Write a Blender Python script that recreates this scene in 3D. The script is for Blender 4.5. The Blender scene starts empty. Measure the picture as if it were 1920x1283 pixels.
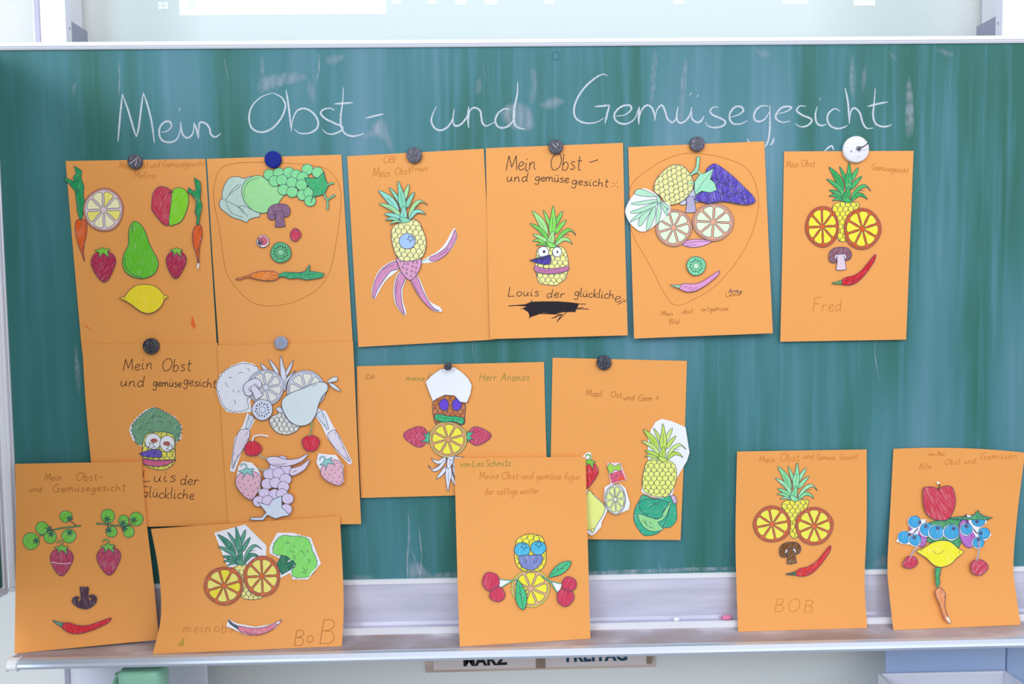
import bpy, math, random
from mathutils import Vector
from mathutils.geometry import delaunay_2d_cdt
random.seed(7)
SC = bpy.context.scene
COL = SC.collection

# ------------------------------------------------------------------ camera
FPX = 1600.0                      # focal length in pixels of a 1920 px wide frame
def _cam(D=1.6, th=3.5, ps=1.2, ro=.75, zc=1.30):
    th, ps, ro = map(math.radians, (th, ps, ro))
    F = Vector((math.sin(ps)*math.cos(th), math.cos(ps)*math.cos(th), -math.sin(th)))
    R0 = F.cross(Vector((0, 0, 1))).normalized(); U0 = R0.cross(F)
    R = math.cos(ro)*R0 - math.sin(ro)*U0
    U = math.sin(ro)*R0 + math.cos(ro)*U0
    return Vector((0, 0, zc)) - F*D, F, R, U
CC, CF, CR, CU = _cam()
cd = bpy.data.cameras.new('camera'); cd.sensor_width = 36; cd.lens = 36*FPX/1920
cam = bpy.data.objects.new('camera', cd); COL.objects.link(cam)
from mathutils import Matrix
m = Matrix.Identity(4)
for i in range(3):
    m[i][0] = CR[i]; m[i][1] = CU[i]; m[i][2] = -CF[i]; m[i][3] = CC[i]
cam.matrix_world = m
cd.clip_start = .05
SC.camera = cam

def ray(px, py): return CF*FPX + CR*(px-960) + CU*(641.5-py)
def at(px, py, Y):                # place on the plane y = Y seen at that spot of the photo
    d = ray(px, py); return CC + d*((Y-CC.y)/d.y)
def atz(px, py, z):               # same on a level plane
    d = ray(px, py); return CC + d*((z-CC.z)/d.z)

# ------------------------------------------------------------------ light
SC.view_settings.view_transform = 'Standard'
SC.view_settings.look = 'None'
SC.view_settings.gamma = 1
SC.view_settings.exposure = -0.15
w = bpy.data.worlds.new('room_light'); SC.world = w; w.use_nodes = True
bg = w.node_tree.nodes['Background']
bg.inputs[0].default_value = (1.0, .98, 1.0, 1); bg.inputs[1].default_value = .90
def area(name, loc, target, sx, sy, power, color):
    l = bpy.data.lights.new(name, 'AREA'); l.shape = 'RECTANGLE'; l.size = sx; l.size_y = sy
    l.energy = power; l.color = color
    o = bpy.data.objects.new(name, l); COL.objects.link(o); o.location = loc
    o.rotation_euler = (Vector(target)-Vector(loc)).to_track_quat('-Z', 'Y').to_euler()
    return o
area('window_daylight', (-3.0, -4.4, 2.8), (0, 0, 1.3), 1.7, 1.1, 105, (.72, .87, 1.0))
area('right_fill', (2.6, -4.0, 2.6), (.6, 0, 1.3), 2.6, 1.6, 26, (.70, .86, 1.0))  # added fill to brighten the right side, no known window there
area('front_fill', (.5, -2.7, 2.95), (.2, -.2, 1.2), 3.0, .8, 34, (1.0, .97, .95))  # unseen frontal fill, added to lift the left side and curled paper feet

# ------------------------------------------------------------------ materials
def lin(c):
    c = c.lstrip('#'); v = [int(c[i:i+2], 16)/255 for i in (0, 2, 4)]
    return tuple(x/12.92 if x <= .04045 else ((x+.055)/1.055)**2.4 for x in v)
MATS = {}
def mat(name, color, rough=.7, metal=0, spec=.3):
    if name in MATS: return MATS[name]
    m = bpy.data.materials.new(name); m.use_nodes = True
    b = m.node_tree.nodes['Principled BSDF']
    if isinstance(color, str): color = lin(color)
    b.inputs['Base Color'].default_value = (*color, 1)
    b.inputs['Roughness'].default_value = rough; b.inputs['Metallic'].default_value = metal
    b.inputs['Specular IOR Level'].default_value = spec
    MATS[name] = m; return m
def nodes(m): return m.node_tree.nodes, m.node_tree.links, m.node_tree.nodes['Principled BSDF']
def noise(m, scale, rot=(0, 0, 0), detail=3, nscale=1, coord='Object'):
    N, L, b = nodes(m)
    tc = N.new('ShaderNodeTexCoord'); mp = N.new('ShaderNodeMapping'); nz = N.new('ShaderNodeTexNoise')
    mp.inputs['Scale'].default_value = scale; mp.inputs['Rotation'].default_value = rot
    nz.inputs['Scale'].default_value = nscale; nz.inputs['Detail'].default_value = detail
    L.new(tc.outputs[coord], mp.inputs[0]); L.new(mp.outputs[0], nz.inputs['Vector'])
    return nz
def ramp(m, src, stops):
    N, L, b = nodes(m); r = N.new('ShaderNodeValToRGB')
    while len(r.color_ramp.elements) < len(stops): r.color_ramp.elements.new(.5)
    for e, (p, c) in zip(r.color_ramp.elements, stops):
        e.position = p; e.color = (*c, 1) if len(c) == 3 else c
    L.new(src, r.inputs[0]); return r
def bump(m, src, strength, dist):
    N, L, b = nodes(m); bp = N.new('ShaderNodeBump')
    bp.inputs['Strength'].default_value = strength; bp.inputs['Distance'].default_value = dist
    L.new(src, bp.inputs['Height']); L.new(bp.outputs[0], b.inputs['Normal'])
def crayon(hexc, pale=.38, ang=.8):         # coloured pencil hatching on white paper
    k = 'pencil_'+hexc.lstrip('#')+('' if pale == .38 else str(pale))
    if k in MATS: return MATS[k]
    c = lin(hexc); m = mat(k, c, .75, 0, .2)
    a = .7+(sum(map(ord, hexc)) % 7)*.22
    N, L, b = nodes(m); nz = noise(m, (60, 60, 750), (0, 0, 0), 3)
    mpn = nz.inputs['Vector'].links[0].from_node; vr = N.new('ShaderNodeVectorRotate'); vr.rotation_type = 'Y_AXIS'; vr.inputs['Angle'].default_value = a
    L.new(mpn.inputs[0].links[0].from_socket, vr.inputs['Vector']); L.new(vr.outputs[0], mpn.inputs[0])
    q = tuple(x+(.86-x)*pale for x in c)
    d = tuple(x*.95 for x in c)
    r = ramp(m, nz.outputs['Fac'], [(.36, d), (.52, c), (.82, q)])
    m.node_tree.links.new(r.outputs[0], m.node_tree.nodes['Principled BSDF'].inputs['Base Color'])
    return m
# orange craft paper
ORANGE = mat('orange_craft_paper', (.84, .355, .088), .55, 0, .4)
nz = noise(ORANGE, (420, 420, 420), detail=4)
r = ramp(ORANGE, nz.outputs['Fac'], [(.3, (.83, .348, .085)), (.7, (.855, .365, .092))])
ORANGE.node_tree.links.new(r.outputs[0], ORANGE.node_tree.nodes['Principled BSDF'].inputs['Base Color'])
bump(ORANGE, nz.outputs['Fac'], .06, .0006)
WHITE = mat('white_paper', '#eceef8', .7, 0, .2)
INK = mat('printed_outline', '#3d4560', .7, 0, .2)
PENCIL = mat('graphite_writing', '#a8662c', .7, 0, .2)
PENCIL2 = mat('faint_graphite', '#c97c35', .7, 0, .2)
FELT = mat('black_felt_pen', '#231d26', .6, 0, .2)
GREENP = mat('green_pencil', '#7d8a3c', .7, 0, .2)
YELLOWP = mat('yellow_pencil', '#c2a030', .7, 0, .2)
REDP = mat('red_pencil', '#f0642a', .7, 0, .2)
ALU = mat('brushed_aluminium', (.74, .74, .82), .42, .55, .5)
nz = noise(ALU, (3, 60, 60), detail=3); bump(ALU, nz.outputs['Fac'], .05, .002)
ALUW = mat('white_aluminium', (.82, .83, .90), .5, .15, .5)
# chalk board
BOARD = mat('green_board', (.03, .13, .10), .55, 0, .35)
N, L, b = nodes(BOARD)
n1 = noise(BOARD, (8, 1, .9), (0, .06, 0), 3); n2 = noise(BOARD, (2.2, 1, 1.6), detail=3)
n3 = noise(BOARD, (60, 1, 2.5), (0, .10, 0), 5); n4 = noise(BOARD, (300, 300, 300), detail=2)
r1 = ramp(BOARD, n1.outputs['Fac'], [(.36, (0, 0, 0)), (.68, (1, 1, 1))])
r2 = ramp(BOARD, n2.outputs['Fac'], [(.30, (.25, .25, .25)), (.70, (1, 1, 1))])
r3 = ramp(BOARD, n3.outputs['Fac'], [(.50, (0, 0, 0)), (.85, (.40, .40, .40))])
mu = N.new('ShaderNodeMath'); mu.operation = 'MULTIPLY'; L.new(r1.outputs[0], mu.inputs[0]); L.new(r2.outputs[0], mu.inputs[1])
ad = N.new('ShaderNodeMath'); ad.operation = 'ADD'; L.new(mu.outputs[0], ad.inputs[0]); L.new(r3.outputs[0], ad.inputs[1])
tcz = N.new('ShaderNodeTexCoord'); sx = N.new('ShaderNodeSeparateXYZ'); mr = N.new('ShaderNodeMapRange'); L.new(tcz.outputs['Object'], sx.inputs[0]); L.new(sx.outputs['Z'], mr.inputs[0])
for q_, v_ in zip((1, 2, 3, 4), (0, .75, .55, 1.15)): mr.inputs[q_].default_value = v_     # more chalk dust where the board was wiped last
mx2 = N.new('ShaderNodeMapRange'); L.new(sx.outputs['X'], mx2.inputs[0])          # less chalk dust by the wing, partly its shade put into the colour
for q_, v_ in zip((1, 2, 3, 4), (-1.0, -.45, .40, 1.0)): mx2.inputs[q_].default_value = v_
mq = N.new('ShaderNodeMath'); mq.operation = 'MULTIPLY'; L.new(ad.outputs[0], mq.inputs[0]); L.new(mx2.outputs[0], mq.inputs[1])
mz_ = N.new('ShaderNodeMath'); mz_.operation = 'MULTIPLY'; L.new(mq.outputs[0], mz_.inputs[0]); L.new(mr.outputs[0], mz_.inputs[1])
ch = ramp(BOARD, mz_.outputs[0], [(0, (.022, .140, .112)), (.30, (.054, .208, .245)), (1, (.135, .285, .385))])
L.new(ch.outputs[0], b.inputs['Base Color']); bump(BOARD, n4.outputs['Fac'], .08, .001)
def chalkmat(name, color, lo, hi, scale):
    m = mat(name, color, .9, 0, .1); N, L, b = nodes(m)
    nz = noise(m, scale, (0, .5, 0), 4)
    r = ramp(m, nz.outputs['Fac'], [(.3, (lo, lo, lo)), (.65, (hi, hi, hi))])
    L.new(r.outputs[0], b.inputs['Alpha']); return m
CHALK = chalkmat('white_chalk', (.68, .74, .83), .55, .95, (400, 400, 400))
SMUDGE = chalkmat('rubbed_chalk', (.50, .58, .70), .10, .50, (110, 110, 18))
N, L, b = nodes(SMUDGE); atn = N.new('ShaderNodeAttribute'); atn.attribute_name = 'chalk_amount'
mu = N.new('ShaderNodeMath'); mu.operation = 'MULTIPLY'; src = b.inputs['Alpha'].links[0].from_socket
L.new(src, mu.inputs[0]); L.new(atn.outputs['Fac'], mu.inputs[1]); L.new(mu.outputs[0], b.inputs['Alpha'])
SCRAPE = chalkmat('scraped_chalk', (.56, .63, .74), .0, .55, (160, 160, 40))
# wall
WALL = mat('plaster_wall', (.78, .81, .80), .8, 0, .2)
nz = noise(WALL, (90, 90, 90), detail=4); bump(WALL, nz.outputs['Fac'], .3, .003)
TRAYM = mat('chalky_tray', (.5, .47, .5), .6, .2, .4)
nz = noise(TRAYM, (7, 14, 30), detail=6)
r = ramp(TRAYM, nz.outputs['Fac'], [(.35, (.38, .30, .30)), (.55, (.48, .44, .50)), (.72, (.72, .72, .80))])
TRAYM.node_tree.links.new(r.outputs[0], TRAYM.node_tree.nodes['Principled BSDF'].inputs['Base Color'])
PANEL = mat('tray_back_panel', (.60, .60, .74), .38, .35, .5)
nz = noise(PANEL, (5, 5, 40), detail=5)
r = ramp(PANEL, nz.outputs['Fac'], [(.35, (.54, .54, .68)), (.7, (.68, .68, .82))])
PANEL.node_tree.links.new(r.outputs[0], PANEL.node_tree.nodes['Principled BSDF'].inputs['Base Color'])

# ------------------------------------------------------------------ helpers
def tag(o, label=None, cat=None, group=None, kind=None):
    for k, v in (('label', label), ('category', cat), ('group', group), ('kind', kind)):
        if v: o[k] = v
    return o
def empty(name, loc, label, cat, group=None):
    o = bpy.data.objects.new(name, None); COL.objects.link(o); o.location = loc; o.empty_display_size = .03
    return tag(o, label, cat, group)
class MB:
    def __init__(s): s.v = []; s.f = []; s.mi = []; s.mats = []
    def m(s, mt):
        if mt not in s.mats: s.mats.append(mt)
        return s.mats.index(mt)
    def add(s, vs, fs, mt):
        o = len(s.v); s.v += [Vector(p) for p in vs]; k = s.m(mt)
        for f in fs: s.f.append([o+i for i in f]); s.mi.append(k)
    def box(s, x0, x1, y0, y1, z0, z1, mt):
        s.add([(x, y, z) for x in (x0, x1) for y in (y0, y1) for z in (z0, z1)],
              [(0, 1, 3, 2), (4, 6, 7, 5), (0, 4, 5, 1), (2, 3, 7, 6), (0, 2, 6, 4), (1, 5, 7, 3)], mt)
    def extrude(s, prof, x0, x1, mt):         # (y,z) profile drawn out along x
        n = len(prof); vs = [(x0, y, z) for y, z in prof]+[(x1, y, z) for y, z in prof]
        s.add(vs, [(i, (i+1) % n, n+(i+1) % n, n+i) for i in range(n)]+[tuple(range(n)), tuple(range(2*n-1, n-1, -1))], mt)
    def lathe(s, prof, c, ax='y', n=32, mt=None):   # (radius, height) profile around an axis
        vs = []; fs = []
        for (rr, h) in prof:
            for k in range(n):
                a = 2*math.pi*k/n; u, v = rr*math.cos(a), rr*math.sin(a)
                vs.append((c[0]+u, c[1]+h, c[2]+v) if ax == 'y' else (c[0]+u, c[1]+v, c[2]+h))
        for j in range(len(prof)-1):
            for k in range(n): fs.append((j*n+k, j*n+(k+1) % n, (j+1)*n+(k+1) % n, (j+1)*n+k))
        fs.append(tuple(range(n))); fs.append(tuple(range((len(prof)-1)*n, len(prof)*n)))
        s.add(vs, fs, mt)
    def tube(s, pts, rad, mt, n=8):
        vs = []; fs = []
        pts = [Vector(p) for p in pts]
        for i, p in enumerate(pts):
            d = (pts[min(i+1, len(pts)-1)]-pts[max(i-1, 0)]).normalized()
            a = d.cross(Vector((.3, .2, 1))).normalized(); bb = d.cross(a)
            rr = rad[i] if isinstance(rad, (list, tuple)) else rad
            for k in range(n):
                t = 2*math.pi*k/n; vs.append(p+a*rr*math.cos(t)+bb*rr*math.sin(t))
        for i in range(len(pts)-1):
            for k in range(n): fs.append((i*n+k, i*n+(k+1) % n, (i+1)*n+(k+1) % n, (i+1)*n+k))
        fs.append(tuple(range(n))); fs.append(tuple(range((len(pts)-1)*n, len(pts)*n)))
        s.add(vs, fs, mt)
    def build(s, name, parent=None, smooth=False, bevel=0, label=None):
        off = parent_origin(parent)
        me = bpy.data.meshes.new(name); me.from_pydata([p-off for p in s.v], [], s.f)
        for mt in s.mats: me.materials.append(mt)
        for p, k in zip(me.polygons, s.mi): p.material_index = k; p.use_smooth = smooth
        me.update()
        o = bpy.data.objects.new(name, me); COL.objects.link(o)
        if parent: o.parent = parent
        if bevel:
            bv = o.modifiers.new('bevel', 'BEVEL'); bv.width = bevel; bv.segments = 2; bv.limit_method = 'ANGLE'
        if label: o['label'] = label
        return o
def parent_origin(p):
    v = Vector((0, 0, 0))
    while p: v += p.location; p = p.parent
    return v
def struct(name, mb, **k):
    o = mb.build(name, **k); o['kind'] = 'structure'; return o

# -------- flat drawing helpers (2-D points, y down)
def cat_open(p, n=6):
    if len(p) < 3: return list(p)
    q = []; P = [p[0]]+list(p)+[p[-1]]
    for i in range(1, len(P)-2):
        a, b_, c, d = P[i-1], P[i], P[i+1], P[i+2]
        for k in range(n):
            t = k/n
            q.append(tuple(.5*(2*b_[j]+(c[j]-a[j])*t+(2*a[j]-5*b_[j]+4*c[j]-d[j])*t*t+(3*b_[j]-a[j]-3*c[j]+d[j])*t**3) for j in (0, 1)))
    q.append(tuple(p[-1])); return q
def cat_closed(p, n=4):
    q = []; m_ = len(p)
    for i in range(m_):
        a, b_, c, d = p[i-1], p[i], p[(i+1) % m_], p[(i+2) % m_]
        for k in range(n):
            t = k/n
            q.append(tuple(.5*(2*b_[j]+(c[j]-a[j])*t+(2*a[j]-5*b_[j]+4*c[j]-d[j])*t*t+(3*b_[j]-a[j]-3*c[j]+d[j])*t**3) for j in (0, 1)))
    return q
def area2(p): return sum(p[i-1][0]*p[i][1]-p[i][0]*p[i-1][1] for i in range(len(p)))/2
def inside(pt, poly):
    x, y = pt; c = False
    for i in range(len(poly)):
        (x0, y0), (x1, y1) = poly[i-1], poly[i]
        if (y0 > y) != (y1 > y) and x < (x1-x0)*(y-y0)/(y1-y0)+x0: c = not c
    return c
def ell(cx, cy, rx, ry=None, n=22, wob=0, rot=0):
    ry = ry or rx; o = []
    for k in range(n):
        a = 2*math.pi*k/n; e = 1+wob*math.sin(3*a+cx)+wob*.6*math.sin(5*a+cy)
        u, v = rx*e*math.cos(a), ry*e*math.sin(a)
        o.append((cx+u*math.cos(rot)-v*math.sin(rot), cy+u*math.sin(rot)+v*math.cos(rot)))
    return o
def bumpy(poly, L0, amp):
    p = cat_closed(poly, 6); sg = 1 if area2(p) > 0 else -1
    out = []; acc = 0; n = len(p)
    for i in range(n):
        a, b_ = p[i], p[(i+1) % n]; d = math.hypot(b_[0]-a[0], b_[1]-a[1])
        if d < 1e-6: continue
        nx, ny = (b_[1]-a[1])/d*sg, -(b_[0]-a[0])/d*sg
        k = max(1, int(d/(L0/5)))
        for j in range(k):
            t = j/k; h = abs(math.sin(math.pi*(acc+d*t)/L0))*amp*(1+.5*math.sin((acc+d*t)*.11))
            out.append((a[0]+(b_[0]-a[0])*t+nx*h, a[1]+(b_[1]-a[1])*t+ny*h))
        acc += d
    return out
def simil(p0, p1, q0, q1, w=1.0, flip=False):
    ax, ay = p1[0]-p0[0], p1[1]-p0[1]; l2 = ax*ax+ay*ay
    bx, by = q1[0]-q0[0], q1[1]-q0[1]; k = -w if flip else w
    def T(p):
        dx, dy = p[0]-p0[0], p[1]-p0[1]
        u = (dx*ax+dy*ay)/l2; v = (-dx*ay+dy*ax)/l2*k
        return (q0[0]+bx*u-by*v, q0[1]+by*u+bx*v)
    return T
def zoom(x0, y0, s): return lambda p: (x0+p[0]/s, y0+p[1]/s)
def mp(T, pts): return [T(p) for p in pts]

# -------- one pinned-up or propped sheet of craft paper
PLC = {}
def polyline(pts, t):
    if id(pts) not in PLC:
        ls = [0]
        for a, b_ in zip(pts, pts[1:]): ls.append(ls[-1]+math.hypot(b_[0]-a[0], b_[1]-a[1]))
        PLC[id(pts)] = (pts, ls)
    ls = PLC[id(pts)][1]
    d = t*ls[-1]
    i = 0
    while i < len(pts)-2 and d > ls[i+1]: i += 1
    k = (d-ls[i])/(ls[i+1]-ls[i])
    return tuple(pts[i][j]+(pts[i+1][j]-pts[i][j])*k for j in (0, 1))
class Sheet:
    def __init__(s, left, right, depth, label, group, bow=(0, 0), curved=14):
        s.l = cat_open(left, 8); s.r = cat_open(right, 8); s.d = depth; s.bow = bow; s.curved = curved; s.k = 0
        y = [(s.px(0, 1), 1), (s.px(1, 1), 1)]
        a = at(*s.px(.5, 1), s.Y(.5, 1))
        s.root = empty('craft_paper_collage', a, label, 'collage', group)
        ns, nt = 12, 28
        mb = MB(); vs = []; fs = []
        for th in (0, .00035):
            for j in range(nt+1):
                for i in range(ns+1):
                    S_, T_ = i/ns, j/nt; p = s.px(S_, T_); vs.append(at(*p, s.Y(S_, T_)+th))
        W = ns+1; H = (ns+1)*(nt+1)
        for j in range(nt):
            for i in range(ns):
                a_, b_, c_, d_ = j*W+i, j*W+i+1, (j+1)*W+i+1, (j+1)*W+i
                fs.append((a_, d_, c_, b_)); fs.append((H+a_, H+b_, H+c_, H+d_))
        mb.add(vs, fs, ORANGE)
        loop = [i for i in range(ns+1)]+[j*W+ns for j in range(1, nt+1)]+[nt*W+i for i in range(ns-1, -1, -1)]+[j*W for j in range(nt-1, 0, -1)]
        nl = len(loop); mb.add([vs[k] for k in loop]+[vs[H+k] for k in loop], [(k, (k+1) % nl, nl+(k+1) % nl, nl+k) for k in range(nl)], ORANGE); mb.build('paper_sheet', s.root, smooth=True)
        s.z = 0
    def Y(s, S_, T_): return s.d(min(1, max(0, S_)), min(1, max(0, T_)))
    def px(s, S_, T_):
        a, b_ = polyline(s.l, T_), polyline(s.r, T_)
        bo = (s.bow[0]*(1-T_)+s.bow[1]*T_)*4*S_*(1-S_)
        return (a[0]+(b_[0]-a[0])*S_, a[1]+(b_[1]-a[1])*S_+bo)
    def st(s, x, y):
        T_ = .5; S_ = .5
        for _ in range(5):
            a, b_ = polyline(s.l, T_), polyline(s.r, T_); S_ = (x-a[0])/(b_[0]-a[0])
            q = min(1, max(0, S_))
            t0 = s.px(q, 0)[1]; t1 = s.px(q, 1)[1]; yy = s.px(q, T_)[1]
            T_ = min(1, max(0, T_+(y-yy)/(t1-t0)))
        return S_, T_
    def w(s, x, y, off):
        S_, T_ = s.st(x, y); return at(x, y, s.Y(S_, T_)-off)
    def cut(s, name, parent=None, label=None):
        if parent is None: s.z += 1
        return Cut(s, name, s.z*.00055, parent, label)
class Cut:                                   # one glued-on piece (or writing) following the sheet
    def __init__(c, sheet, name, off, parent, label):
        c.s = sheet; c.name = name; c.off = off; c.parent = parent; c.label = label; c.n = 0; c.mb = MB(); c.o = None; c.fade = []
    def soft(c, poly, mt, g=4):              # rubbed patch whose chalk thins out towards its rim
        p = cat_closed(poly, 4)
        if area2(p) < 0: p = p[::-1]
        n = len(p); P2 = list(p); xs = [a[0] for a in p]; ys = [a[1] for a in p]
        y = min(ys)+g/2
        while y < max(ys):
            x = min(xs)+g/2
            while x < max(xs):
                if inside((x, y), p): P2.append((x, y))
                x += g
            y += g
        r_ = delaunay_2d_cdt([Vector(a) for a in P2], [], [list(range(n))], 1, 1e-4)
        for a in r_[0]:
            d = min(math.hypot(a[0]-b_[0], a[1]-b_[1]) for b_ in p)
            c.fade.append(min(1, d/9))
        c.mb.add([c.s.w(a[0], a[1], c.off+.0003) for a in r_[0]], [tuple(f)[::-1] for f in r_[2]], mt)
    def fill(c, poly, mt, rim=True, smooth=True):
        p = cat_closed(poly, 4) if smooth else list(poly)
        if area2(p) < 0: p = p[::-1]
        q = [p[0]]
        for a in p[1:]:
            if math.hypot(a[0]-q[-1][0], a[1]-q[-1][1]) > .15: q.append(a)
        if math.hypot(q[0][0]-q[-1][0], q[0][1]-q[-1][1]) < .15: q.pop()
        n = len(q); pts = list(q)
        if c.s.curved:
            xs = [a[0] for a in q]; ys = [a[1] for a in q]; g = c.s.curved if c.s.curved > 1 else 9
            x = min(xs)+g/2
            while x < max(xs):
                y = min(ys)+g/2
                while y < max(ys):
                    if inside((x, y), q): pts.append((x, y))
                    y += g
                x += g
        r_ = delaunay_2d_cdt([Vector(a) for a in pts], [], [list(range(n))], 1, 1e-4)
        c.n += 1; off = c.off+.0003+c.n*.00003
        V = [c.s.w(a[0], a[1], off) for a in r_[0]]
        c.mb.add(V, [tuple(f)[::-1] for f in r_[2]], mt)
        if rim:
            A = [c.s.w(a[0], a[1], off) for a in q]; B = [c.s.w(a[0], a[1], off-.0003) for a in q]
            c.mb.add(A+B, [(i, (i+1) % n, n+(i+1) % n, n+i) for i in range(n)], mt)
        return c
    def line(c, pts, wd=1.3, mt=None, closed=False, smooth=True, taper=False):
        mt = mt or INK
        p = (cat_closed(pts, 4) if closed else cat_open(pts, 5)) if smooth else list(pts)
        if closed: p = p+[p[0]]
        c.n += .03; off = c.off+.0003+c.n*.00003+.00001
        if not smooth:                      # straight strokes: one quad per run, square ends
            for a, b_ in zip(p, p[1:]):
                dx, dy = b_[0]-a[0], b_[1]-a[1]; l = math.hypot(dx, dy)
                if l < 1e-6: continue
                h = wd*.43; ux, uy = dx/l*h*.6, dy/l*h*.6; nx, ny = -dy/l*h, dx/l*h
                c.mb.add([c.s.w(x, y, off) for x, y in ((a[0]-ux+nx, a[1]-uy+ny), (a[0]-ux-nx, a[1]-uy-ny), (b_[0]+ux-nx, b_[1]+uy-ny), (b_[0]+ux+nx, b_[1]+uy+ny))], [(0, 1, 2, 3)], mt)
            return c
        V = []; n = len(p)
        for i in range(n):
            a, b_ = p[max(i-1, 0)], p[min(i+1, n-1)]
            if closed and i in (0, n-1): a, b_ = p[n-2], p[1]
            dx, dy = b_[0]-a[0], b_[1]-a[1]; l = math.hypot(dx, dy) or 1
            h = wd*.86/2*(min(1, .35+2.5*min(i, n-1-i)/n) if taper else 1)
            nx, ny = -dy/l*h, dx/l*h
            V += [c.s.w(p[i][0]+nx, p[i][1]+ny, off), c.s.w(p[i][0]-nx, p[i][1]-ny, off)]
        c.mb.add(V, [(2*i, 2*i+1, 2*i+3, 2*i+2) for i in range(n-1)], mt); return c
    def shape(c, poly, mt, wd=1.2, smooth=True, rim=True):
        c.fill(poly, mt, rim, smooth); c.line(poly, wd, None, True, smooth); return c
    def done(c):
        par = c.parent.o if isinstance(c.parent, Cut) else c.s.root
        c.o = c.mb.build(c.name, par, label=c.label)
        if c.fade:
            at_ = c.o.data.attributes.new('chalk_amount', 'FLOAT', 'POINT')
            for i, v in enumerate(c.fade): at_.data[i].value = v
        return c
    def sub(c, name, label=None):
        k = Cut(c.s, name, c.off+.00012, c, label); k.n = c.n; return k

# -------- single stroke hand lettering: grid with x height 5, capitals 10, tails -4
GL = {
'M': (8, '!0,0 1,10 4,2 6.5,10 8,0'), 'O': (8, '4,10 1,8 0,4.5 1.5,.5 4,0 7,2 8,6 6.5,9.5 3.5,10'),
'G': (8, '7,9.5 4,10 1,7 0,3.5 2,.3 5,.3 6.5,1.5|!4,4.5 7.3,4.5 6.5,-.5'), 'H': (7, '!0,0 .5,10|!6,0 6.5,10|!0,5 6.5,5.5'),
'A': (7, '!0,0 3.5,10 6.5,0|!1.2,3.5 6,4'), 'L': (6, '!.3,10 0,0 5.5,.3'), 'F': (6, '!0,0 .3,10 6,10.3|!.2,5.3 4.5,5.5'),
'B': (6, '!0,0 .5,10|.5,10 4,10 5.5,8 4,6 .7,5.3|.7,5.3 4.5,5 6,2.5 4.5,.2 0,0'), 'S': (5.5, '5,9 3,10 .8,8.5 2,6 4.5,4 5,1.5 2.5,0 0,1.2'),
'I': (2, '!0,0 .4,10'), 'D': (6.5, '!0,0 .3,10|.3,10 4,9.5 6.5,6 5,1.5 0,0'), 'V': (7, '!0,10 3,0 6,10'), 'J': (5, '4,10 4,2 2,-.5 0,1'),
'a': (5, '4.2,4.5 2,5.2 .2,3.2 .6,.6 2.2,0 4,2.2 4.4,5|4.4,5 4.2,1.5 5.2,0'), 'b': (5, '.3,10 .2,5 .3,0|.3,3 2,5 4,4.2 4.4,2 3,.1 .5,.2'),
'c': (4.2, '4,4.3 2.5,5.1 .5,3.6 .3,1.4 2,0 4.2,.8'), 'd': (5, '4,4.3 2,5.2 .2,3.2 .6,.5 2.3,.1 4,2|4.6,10 4.2,4 4.4,1 5.3,0'),
'e': (4.4, '.4,2.3 2.5,2.7 4,3.8 2.9,5.1 1,4.4 .2,2 1.4,.1 3.2,.2 4.6,1.3'), 'f': (3.6, '3.6,9 2.4,10 1.5,8 1.4,3 1.2,-1|0,5 3.2,5.2'),
'g': (5, '4,4.4 2,5.1 .3,3.2 .8,.8 2.4,.5 4,2.4 4.4,5|4.4,5 4.3,0 3.5,-3.6 1.2,-4 0,-2.8'), 'h': (5, '.3,10 .2,5 .2,0|.2,2.6 1.8,4.9 3.6,4.4 3.8,1.5 5,.2'),
'i': (2, '.4,5 .2,1.5 1,0 2,.8|.7,7.6 .5,6.8'), 'k': (4.6, '.3,10 .2,0|!4,5 .4,2.2 4.4,0'), 'l': (2, '.5,10 .2,4 .6,.6 2,.3'),
'm': (8, '.2,5 .2,0|.2,2.6 1.8,5 3.2,4.6 3.4,0|3.4,2.6 5,5 6.4,4.5 6.6,1.4 8,.2'), 'n': (5, '.2,5 .2,0|.2,2.6 1.8,5 3.5,4.5 3.7,1.4 5,.2'),
'o': (4.6, '2.3,5 .4,3.8 .3,1.2 2.2,0 4.2,1.4 4.2,3.8 2.3,5'), 'p': (5, '.4,5 .1,-4|.3,3 2,5 4.2,4 4.2,1.2 2.2,0 .4,1'), 'r': (3.8, '.2,5 .2,0|.2,2.6 1.6,4.8 3.6,4.6'),
's': (4, '3.6,4.4 2,5.1 .5,4 2,2.8 3.6,1.5 2.2,0 0,.5'), 't': (3.6, '1.6,9 1.4,3 1.8,.4 3.6,.5|0,6 3.6,6.3'), 'u': (5, '.3,5 .2,1.6 1.6,0 3.4,1.4 4,5|4,5 4,1.2 5.2,.3'),
'v': (4.4, '!0,5 2,0 4.2,5'), 'w': (6.4, '!0,5 1.6,0 3.2,4.4 4.8,0 6.2,5'), 'z': (4, '!0,5 3.8,5 .2,0 4,.3'), '-': (4.5, '!0,3.6 4.5,4.2'), 'ü': (5, '.3,5 .2,1.6 1.6,0 3.4,1.4 4,5|4,5 4,1.2 5.2,.3|1,7.6 .8,6.8|3.4,7.6 3.2,6.8'),
}
def write(c, txt, x, y, h, mt, wd=1.4, slope=0, gap=1.5, space=4.5, xs=1.0, jit=.5):
    k = h/10; cx = 0
    rnd = random.Random(len(txt)*13+int(x))
    for chh in txt:
        if chh == ' ': cx += space; continue
        wdt, st = GL[chh]; dy = rnd.uniform(-jit, jit); sc = 1+rnd.uniform(-.08, .08)
        for seg in st.split('|'):
            sharp = seg.startswith('!')
            pts = [tuple(map(float, q.split(','))) for q in seg.lstrip('!').split()]
            P = [(x+(cx+u+.12*v)*k*xs, y-(v*sc+dy)*k+slope*(cx+u)*k*xs) for u, v in pts]
            c.line(P, wd, mt, smooth=not sharp)
        cx += wdt+gap
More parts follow.
